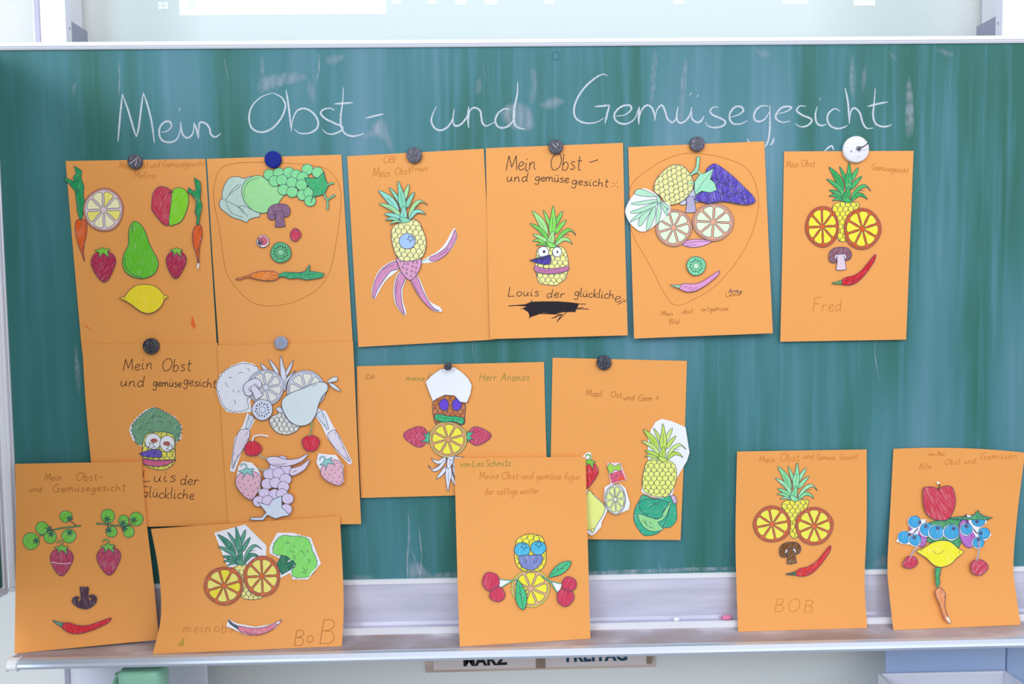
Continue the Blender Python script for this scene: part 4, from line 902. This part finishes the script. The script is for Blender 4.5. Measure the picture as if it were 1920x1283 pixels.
ct.done(); piece(S, RJ, 'paper_scrap', '820,962 852,970 866,1010 846,1026 830,990', '#cdb4d4', smooth=False)
ct = S.cut('pineapple'); ct.fill(mp(RJ, pts('725,490 765,470 830,485 920,525 946,690 930,742 860,862 835,962 770,987 700,977 634,947 650,800 676,740 675,600 695,540')), WHITE, smooth=False)
body(ct, RJ, '680,742 740,728 800,735 850,770 863,840 842,920 800,975 740,977 670,957 640,910 645,830 660,770', '#e8ee7c', 9, 6); ct.done()
k = ct.sub('leaf_crown'); crown(k, RJ, (775, 745), (772, 500), ['#bede5c', '#cbe884', '#b4d84e'], 1.05); k.done()
strawberry(S, RJ, (292, 750), (262, 925), '#d4313e', '#7cc63e', .95, hull='248,716 280,688 305,688 310,730 280,745')
ct = S.cut('strawberry'); ct.fill(mp(RJ, pts('410,757 496,754 538,865 434,897')), crayon('#ecd4e2'), smooth=False); ct.fill(mp(RJ, pts('425,830 505,800 532,865 440,890')), crayon('#d6587a'), rim=False, smooth=False); ct.fill(mp(RJ, pts('480,855 515,840 530,865 485,878')), crayon('#ec5a3c'), rim=False, smooth=False)
for p in pts('445,850 470,835 500,830 460,875 490,865 515,850'): ct.line([RJ(p), RJ((p[0]+3, p[1]+8))], 1.4)
ct.done(); k = ct.sub('leaf_crown'); k.shape(mp(RJ, pts('410,785 428,758 460,780 495,760 500,810 460,800 430,832')), crayon('#a6d650'), 1, smooth=False); k.done()
piece(S, RJ, 'lemon', '284,945 330,975 392,1035 388,1085 340,1165 318,1210 300,1195 240,1150', '#e6ee88', ['300,1190 330,1185'], hull='270,925 330,968 386,1020 414,1062 376,1140 372,1172 332,1216 310,1230 240,1190')
ct = S.cut('paper_backing'); ct.fill(mp(RJ, pts('395,913 430,895 500,897 530,920 559,1020 552,1060 470,1096 418,1062 388,1000')), WHITE, smooth=False); ct.done()
orange(S, RJ, 463, 994, 68, 98, .3, '#e6ecda', '#e4ee96', nm='lemon_slice')
writing(S, W('Mapl', 1099, 742, 11, PENCIL, 1.0, slope=.05, xs=1.1), W('Ost', 1145, 745, 11, PENCIL, 1.0, slope=.05, xs=1), W('und', 1169, 750, 10, PENCIL, 1, slope=.04, xs=1.1), W('Gem', 1197, 752, 11, PENCIL, 1.0), W('s', 1230, 750, 12, PENCIL, 1.0))
# ---- 11 bottom left, tomatoes
S = Sheet([(28, 870), (30, 960), (29, 1100), (27, 1226)], [(265, 866), (275, 980), (288, 1090), (298, 1200)], prop(.020, (27, 1226), (298, 1202), p=4.2), 'orange sheet at lower left with green tomato brows and two strawberry eyes', G1, curved=True)
for st, stem2, toms in (('225,520 330,475 420,460 505,450', '440,420 475,450', ((172, 552, 55, 56, 205, 550), (245, 465, 43, 42, 292, 470), (300, 525, 42, 42, 305, 505), (405, 388, 42, 38, 428, 402), (425, 518, 48, 46, 430, 495))), ('605,435 680,440 780,452 850,436', '680,445 700,470', ((685, 385, 45, 46, 680, 405), (790, 415, 34, 38, 785, 432), (875, 405, 45, 46, 858, 412), (825, 490, 36, 38, 795, 468), (710, 490, 37, 36, 692, 480)))):
    ct = S.cut('tomato_vine'); ct.line(mp(RK, pts(st)), 3.2); ct.line(mp(RK, pts(st)), 2, crayon('#4f9a5c')); ct.line(mp(RK, pts(stem2)), 1.6); ct.done()
    for cx, cy, rx, ry, sx, sy in toms:
        k = ct.sub('tomato'); k.shape(mp(RK, ell(cx, cy, rx, ry, 18, .01)), crayon('#76c848'), 1); P = mp(RK, star(sx, sy, 24, 6, .2, .3)); k.fill(P, crayon('#2f8a5a'), rim=False, smooth=False); k.line(P, 1.2, None, True, False); k.done()
strawberry(S, RK, (375, 600), (372, 785), '#bb4566', '#74c44e', 1.02, wline=True); strawberry(S, RK, (685, 590), (693, 780), '#bb4566', '#74c44e', 1.03)
piece(S, RK, 'mushroom', '499,860 528,861 556,863 553,900 556,935 563,950 574,946 578,936 568,928 560,920 575,911 598,916 610,935 606,960 590,980 565,998 540,1005 520,1004 490,996 465,980 447,960 447,942 462,926 482,922 494,930 484,938 482,950 494,956 504,940 503,900', '#55384a'); chili(S, RK, (313, 1080), (708, 1066), '#d42c3c', '#58907c', .98)
writing(S, W('Mein', 84, 901, 13, PENCIL, 1.1, xs=1.0), W('Obst-', 143, 901, 14, PENCIL, 1.1, xs=1.1), W('und', 55, 922, 11, PENCIL, 1.1, xs=1.15), W('Gemüsegesicht', 99, 923, 14, PENCIL, 1.1, slope=-.02, xs=1.14, gap=1.9))
# ---- 12 sideways sheet at the bottom
S = Sheet([(283, 992), (296, 1060), (302, 1120), (300, 1170), (286, 1227)], [(637, 968), (641, 1040), (644, 1110), (644, 1160), (641, 1212)], prop(.022, (286, 1227), (641, 1212), p=1.7), 'sideways orange sheet on the tray with broccoli and a pineapple between orange slices', G1, curved=True)
ct = S.cut('pineapple'); ct.fill(mp(RL, pts('578,187 855,112 1043,300 1040,400 870,470 700,498')), WHITE, smooth=False)
body(ct, RL, '758,520 800,470 870,475 900,600 900,690 1012,752 960,780 870,780 818,752 826,640', '#efe68c', 8, 6); ct.done()
k = ct.sub('leaf_crown'); crown(k, RL, (822, 468), (770, 130), ['#4c9c80', '#5aa88a', '#3f9074'], 1.0); k.done()
ct = S.cut('broccoli'); ct.fill(mp(RL, pts('1140,185 1280,188 1440,230 1530,460 1412,603 1280,603 1255,545 1165,592 1128,470 1160,415 1070,370 1070,320 1082,290')), WHITE, smooth=False)
BB = bumpy(mp(RL, pts('1105,335 1135,265 1195,215 1280,222 1375,232 1432,275 1448,340 1475,400 1484,460 1464,535 1415,575 1350,582 1292,572 1280,525 1305,480 1270,440 1230,392 1160,382 1112,362')), 7, 2.3); ct.fill(BB, crayon('#86de6c'), rim=False, smooth=False); ct.line(BB, 1.0, None, True, False)
for l in ('1155,290 1190,285', '1210,280 1240,275 1265,285', '1265,295 1300,310', '1225,345 1250,345 1265,360', '1280,335 1285,380 1300,400', '1340,300 1370,295 1390,300', '1345,345 1375,365 1380,395', '1400,330 1415,345 1405,360', '1405,425 1430,435 1415,465', '1370,495 1390,525 1410,510', '1360,545 1385,540 1400,555', '1290,400 1300,430'): ct.line(mp(RL, pts(l)), 1.1)
ct.done(); k = ct.sub('stalk'); k.shape(mp(RL, pts('1175,385 1225,398 1250,420 1215,460 1280,432 1308,470 1250,490 1300,488 1260,515 1180,560 1133,470 1160,420')), crayon('#2a7d5c'), smooth=False); k.done()
orange(S, RL, 664, 660, 174, 170, .1, '#d8713c', '#f0e676', segs2='#f0e23c'); orange(S, RL, 1004, 575, 162, 180, .35, '#d8713c', '#f0e676')
ct = S.cut('chili_pepper'); ct.fill(mp(RL, pts('705,955 780,995 940,1025 1070,1005 1190,960 1130,1030 1050,1075 940,1102 850,1096 770,1055 685,1020')), WHITE, smooth=False)
ct.shape(mp(RL, pts('780,1015 900,1035 1010,1030 1100,1000 1182,965 1100,1045 1020,1085 930,1099 840,1085 790,1050')), crayon('#dc8298')); ct.line(mp(RL, pts('840,1060 900,1085 960,1085')), 1); ct.line(mp(RL, pts('900,1050 1000,1050 1080,1025')), 1, crayon('#c04060')); ct.done()
k = ct.sub('stem'); k.shape(mp(RL, pts('705,960 745,995 782,1015 790,1045 720,1000')), crayon('#4e6270'), 1); k.done()
writing(S, W('mein obs', 343, 1186, 19, PENCIL2, 1.1, xs=1.05, gap=2.2, space=1), W('d', 335, 1212, 14, YELLOWP, 2.4), W('d', 337, 1212, 14, GREENP, .9), W('B', 552, 1212, 27, PENCIL, 1.1), W('o', 575, 1206, 26, PENCIL, 1.1), W('B', 600, 1206, 42, PENCIL, 1.1))
# ---- 13 middle bottom, duck with cherries
S = Sheet([(852, 859), (855, 980), (858, 1090), (862, 1213)], [(1098, 857), (1101, 980), (1104, 1090), (1107, 1198)], prop(.013, (862, 1213), (1107, 1198), p=1.5), 'orange sheet at bottom centre with a blueberry-eyed figure holding cherry bunches', G1, curved=True)
orange(S, RM, 538, 880, 126, 122, .0, '#e4b08c', '#f0e93e', outer='#f0e850')
ct = S.cut('pineapple'); body(ct, RM, '440,590 450,560 490,536 525,525 570,530 610,545 630,590 638,650 635,710 610,755 570,768 500,768 455,740 434,680', '#f0e43c', 7, 5, .2); ct.done()
blueberry(S, RM, 483, 628, 51, 47, '#4cb6de', 495, 605, 24); blueberry(S, RM, 587, 617, 50, 45, '#4cb6de', 590, 592, 24)
piece(S, RM, 'mushroom_beak', '462,672 520,664 555,664 612,668 612,705 580,745 540,763 490,745 468,715', '#7c88c4', ['498,675 500,705 510,712 515,690', '580,672 575,705 560,710 556,690'], label='grey blue beak with two tooth marks')
for cs, tri, ln, lf, vein in ((((320, 918, 50, 49), (278, 835, 56, 60)), '318,818 412,830 338,878', ('315,820 412,828 462,818', '338,877 412,833'), '452,828 490,875 512,930 508,985 490,1018 455,990 440,930', ('465,860 475,930 485,1000', '472,925 460,905', '476,945 495,935')),
                              (((787, 853, 47, 49), (763, 937, 55, 58)), '675,838 740,854 718,915', ('612,800 660,830 742,853', '650,820 718,914'), '655,805 690,750 740,712 798,704 786,745 740,786 690,802', ('665,798 720,760 790,710', '715,763 710,745', '735,750 755,752'))):
    ct = S.cut('cherry_pair')
    ct.fill(mp(RM, pts(tri)), WHITE, smooth=False)
    for l in ln: ct.line(mp(RM, pts(l)), 2.2, crayon('#3fa88a'))
    ct.done()
    for cx, cy, rx, ry in cs: k = ct.sub('cherry'); k.off += .0001*(cx % 3); k.shape(mp(RM, ell(cx, cy, rx, ry, 18, .035)), crayon('#cc3c5c', .2)); k.done()
    k = ct.sub('leaf'); k.shape(mp(RM, pts(lf)), crayon('#44be80'))
    for l in vein: k.line(mp(RM, pts(l)), 1)
    k.done()
writing(S, W('von Leo Schmitz', 863, 876, 13, GREENP, 1.1, slope=-.02, xs=.86, space=2.4), W('Meine Obst und gemüse figur', 899, 898, 13, PENCIL2, 1.1, slope=.01, xs=.92, space=4), W('der saftige winter', 909, 928, 13, PENCIL2, 1.1, slope=-.02, xs=.82, space=3.2))
# ---- 14 bottom right, brown mushroom
S = Sheet([(1382, 847), (1379, 1000), (1381, 1100), (1384, 1185)], [(1625, 843), (1625, 980), (1621, 1090), (1626, 1178)], prop(.006, (1384, 1185), (1626, 1178), p=2.4), 'orange sheet at lower right with orange slice glasses and a dark brown mushroom nose', G1, curved=True)
ct = S.cut('pineapple'); body(ct, RN, '332,412 360,378 430,372 500,372 506,400 480,460 440,608 390,608 375,500', '#f1e746', 9, 5); ct.done()
k = ct.sub('leaf_crown'); crown(k, RN, (415, 378), (433, 130), ['#8fe0a4', '#9ee6b0', '#84d898']); k.done()
orange(S, RN, 270, 532, 122, 118, .2, '#da6a36', '#f0e854'); orange(S, RN, 543, 543, 123, 123, .0, '#da6a36', '#f0e854')
mushroom(S, RN, (390, 648), (398, 788), '#74481f', '#7a5026', 1.0, gill='#e6dfe0'); chili(S, RN, (358, 856), (650, 670), '#d83232', '#4e6a48')
writing(S, W('Mein', 1424, 867, 12, PENCIL2, 1.0), W('Obst', 1463, 865, 14, PENCIL2, 1.0), W('und', 1507, 860, 10, PENCIL2, 1.0), W('Gemüse', 1532, 862, 10, PENCIL2, 1.0, xs=.82), W('Gesicht', 1575, 862, 10, PENCIL2, 1.0, slope=-.03, xs=.85), W('BOB', 1453, 1148, 25, PENCIL2, 1.0, gap=4))
# ---- 15 far right
S = Sheet([(1675, 842), (1669, 960), (1664, 1060), (1667, 1110), (1675, 1182)], [(1922, 849), (1908, 960), (1900, 1060), (1906, 1120), (1914, 1172)], prop(.004, (1675, 1182), (1914, 1172), p=2.4), 'orange sheet at far right with a red apple hat, blueberries and a lemon', G1, bow=(-5, 0), curved=True)
piece(S, RO, 'leafy_greens', '320,520 400,500 450,490 560,478 610,470 640,445 650,475 720,490 690,512 580,508 540,530 532,640 515,682 320,650 290,640 340,590', '#48a46c', ['420,500 450,520 500,540', '430,540 420,510', '310,620 350,640', '480,640 520,620 510,660', '540,490 620,490'], smooth=False)
for q in ('190,550 250,540 300,600 300,650 270,680 220,640', '520,520 570,500 630,560 610,660 575,685 535,650 515,590'):
    ct = piece(S, RO, 'strawberry', q, '#b46cc4'); P = pts(q); k = ct.sub('seeds')
    for i in range(6): k.line([RO((P[0][0]+30+i*11, P[0][1]+20+i*15)), RO((P[0][0]+33+i*11, P[0][1]+30+i*15))], 1.5, crayon('#7a3a90'))
    k.done()
for hull, st, bs in (('103,644 140,585 200,575 260,500 305,500 250,575 240,640 185,664', ('300,505 250,555 215,595', '215,595 180,600', '215,595 225,620'), ((225, 515, 40, 258, 520), (160, 616, 42, 192, 600), (230, 634, 38, 222, 618), (305, 565, 44, 298, 545), (367, 582, 47, 375, 557), (465, 582, 49, 478, 560))),
                     ('560,470 600,478 690,480 694,520 640,560 700,565 726,600 690,635 640,640 610,590', ('580,505 600,550 630,592', '560,465 568,530', '630,592 660,590'), ((563, 563, 38, 562, 545), (640, 505, 44, 630, 515), (676, 590, 38, 655, 590), (640, 650, 37, 640, 632)))):
    ct = S.cut('blueberry_branch'); ct.fill(mp(RO, pts(hull)), WHITE, smooth=False)
    for l in st: ct.line(mp(RO, pts(l)), 2.6, crayon('#5c4468', .1))
    ct.done()
    for i, (cx, cy, r_, sx, sy) in enumerate(bs):
        k = ct.sub('blueberry'); k.off += .00009*i; k.fill(mp(RO, ell(cx-2, cy+2, r_*1.1, r_*1.06, 12, .02)), WHITE); k.shape(mp(RO, ell(cx, cy, r_, r_*.95, 16, .015)), crayon('#3ea6da', .25), 1.0); P = mp(RO, star(sx, sy, 20, 6, .3, .35)); k.fill(P, crayon('#5c4468', .1), rim=False, smooth=False); k.done()
piece(S, RO, 'parsley_sprig', '440,492 520,482 585,488 615,470 640,440 648,468 700,484 732,490 690,502 600,502 520,502', '#48a46c', ['500,492 560,495', '620,480 700,490'], smooth=False)
ct = piece(S, RO, 'apple', '280,310 300,290 350,290 380,306 410,286 460,285 482,320 491,390 475,450 440,500 380,506 320,482 286,420', '#cc4056', pale=.5); k = ct.sub('stem'); k.line(mp(RO, pts('376,310 384,290 388,268')), 2.2, crayon('#4a3040', .1)); k.fill(mp(RO, pts('366,255 385,256 392,268 374,270')), WHITE, smooth=False); k.done()
piece(S, RO, 'lemon', '240,708 280,690 340,652 400,637 460,648 510,690 544,712 500,750 460,790 400,811 350,796 300,750', '#f2ea34', ['340,700 370,725 410,710 418,695', '270,690 268,712', '518,702 512,725'], lw=.8)
for q, st in (('150,805 165,755 195,738 235,750 243,790 205,818', '198,740 225,700 265,650'), (' '.join('%f,%f' % p for p in ell(643, 812, 57, 52, 14, .04)), '628,770 640,720 645,640')):
    ct = piece(S, RO, 'cherry', q, '#c8405c', pale=.6); k = ct.sub('stem'); k.line(mp(RO, pts(st)), 3.4, WHITE); k.line(mp(RO, pts(st)), 1.8, crayon('#5c4468', .1)); k.done()
carrot(S, RO, '358,815 398,812 385,870 391,910 377,946 366,930 362,900', '362,960 395,945 425,990 420,1060 440,1130 461,1176 420,1150 390,1060 365,1000', '#e69460', '#44a66a', tipw='430,1130 446,1140 462,1177 444,1165')
writing(S, W('von Mia', 1741, 855, 8, PENCIL2, .9, xs=.9), W('Obst und', 1772, 872, 10, PENCIL2, .9, slope=-.05, xs=1.15), W('Gemüsen', 1838, 862, 12, PENCIL2, .9, slope=-.03, xs=1.2), W('Alte', 1722, 880, 11, PENCIL2, .9))

# ================================================================== magnets
def magnet(px, py, r_, Y, colr, label, dome=.4, group=None, marks=None):
    ce = at(px, py, Y); R_ = r_*(ce.y-CC.y)/FPX
    o = empty('magnet', (ce.x, Y, ce.z), label, 'magnet', group)
    h = .007; mb = MB()
    mb.lathe([(R_*.96, 0), (R_, -.001), (R_, -h*.72), (R_*.94, -h*.93), (R_*.8, -h)], (ce.x, Y, ce.z), 'y', 36, mt=colr)
    mb.build('cap', o, smooth=False)
    if marks:
        mb = MB()
        for (a, b_) in marks: mb.tube([(ce.x+R_*a[0], Y-h-.00005, ce.z+R_*a[1]), (ce.x+R_*b_[0], Y-h-.00005, ce.z+R_*b_[1])], .0007, mat('scratch_white', (.6, .6, .68), .7), 6)
        mb.build('scratch', o)
    return o
def worn(name, c_): 
    m = mat(name, c_, .42, 0, .5); nz = noise(m, (260, 260, 260), detail=4); r = ramp(m, nz.outputs['Fac'], [(.45, lin(c_)), (.75, tuple(x+.12 for x in lin(c_)))]); m.node_tree.links.new(r.outputs[0], m.node_tree.nodes['Principled BSDF'].inputs['Base Color']); return m
DG = worn('dark_grey_plastic', '#4a4858'); BK = worn('black_plastic', '#2c2a36'); BL = mat('blue_plastic', '#14268c', .5, 0, .15); LG = worn('light_grey_plastic', '#8e96b2')
magnet(255, 304, 13.5, -.0035, DG, 'scratched dark grey magnet above the carrot-sided sheet', marks=[((-.6, -.3), (.5, .5)), ((.1, -.6), (.3, .1))])
magnet(513, 300, 15.5, -.0035, BL, 'large bright blue round magnet at the cabbage and grape sheet')
magnet(777, 292, 14.5, -.0035, DG, 'plain dark grey magnet above the dancing pineapple')
magnet(1042, 276, 13.5, -.005, worn('shiny_dark_plastic', '#3c3a4c'), 'scratched dark magnet above the bold felt pen writing', marks=[((-.4, .3), (.1, -.2)), ((.1, .5), (.3, .1))])
magnet(1306, 271, 14, -.0045, worn('violet_dark_plastic', '#45425a'), 'glossy dark magnet above the purple grape sheet', marks=[((-.62, .2), (-.5, .35)), ((-.6, -.3), (-.5, -.2))])
magnet(285, 649, 15, -.0102, BK, 'black magnet above the broccoli-haired pineapple sheet')
magnet(528, 643, 12.5, -.0126, LG, 'light grey magnet above the pale uncoloured fruit sheet')
magnet(840, 687, 7.5, -.0145, BK, 'tiny black magnet on top of the white chef cap')
magnet(1132, 680, 14, -.0035, worn('near_black_plastic', '#26243a'), 'black magnet above the sheet with the pineapple on a cabbage')
ce = at(1603, 281, -.0035); Rr = .0245
o = empty('magnetic_hook', tuple(ce), 'white worn magnetic hook holding the upper right sheet', 'hook')
mb = MB(); WM = mat('chipped_white_enamel', (.80, .80, .86), .4, 0, .5); nz = noise(WM, (160, 160, 160), detail=3); r = ramp(WM, nz.outputs['Fac'], [(.30, (.25, .24, .3)), (.36, (.80, .80, .86))]); WM.node_tree.links.new(r.outputs[0], WM.node_tree.nodes['Principled BSDF'].inputs['Base Color'])
mb.lathe([(Rr*.97, 0), (Rr, -.001), (Rr, -.005), (Rr*.93, -.007), (Rr*.6, -.0085), (Rr*.2, -.009)], tuple(ce), 'y', 40, mt=WM); mb.build('disc', o)
mb = MB(); HK = mat('dark_steel', (.22, .2, .26), .4, .7)
mb.lathe([(.0045, -.0085), (.004, -.011), (.002, -.012)], (ce.x+.003, ce.y, ce.z+.001), 'y', 16, mt=HK)
mb.tube([(ce.x+.003, ce.y-.010, ce.z+.001), (ce.x+.004, ce.y-.020, ce.z+.001), (ce.x+.009, ce.y-.024, ce.z+.004), (ce.x+.014, ce.y-.022, ce.z+.008)], .0014, HK); mb.build('hook', o, smooth=True)
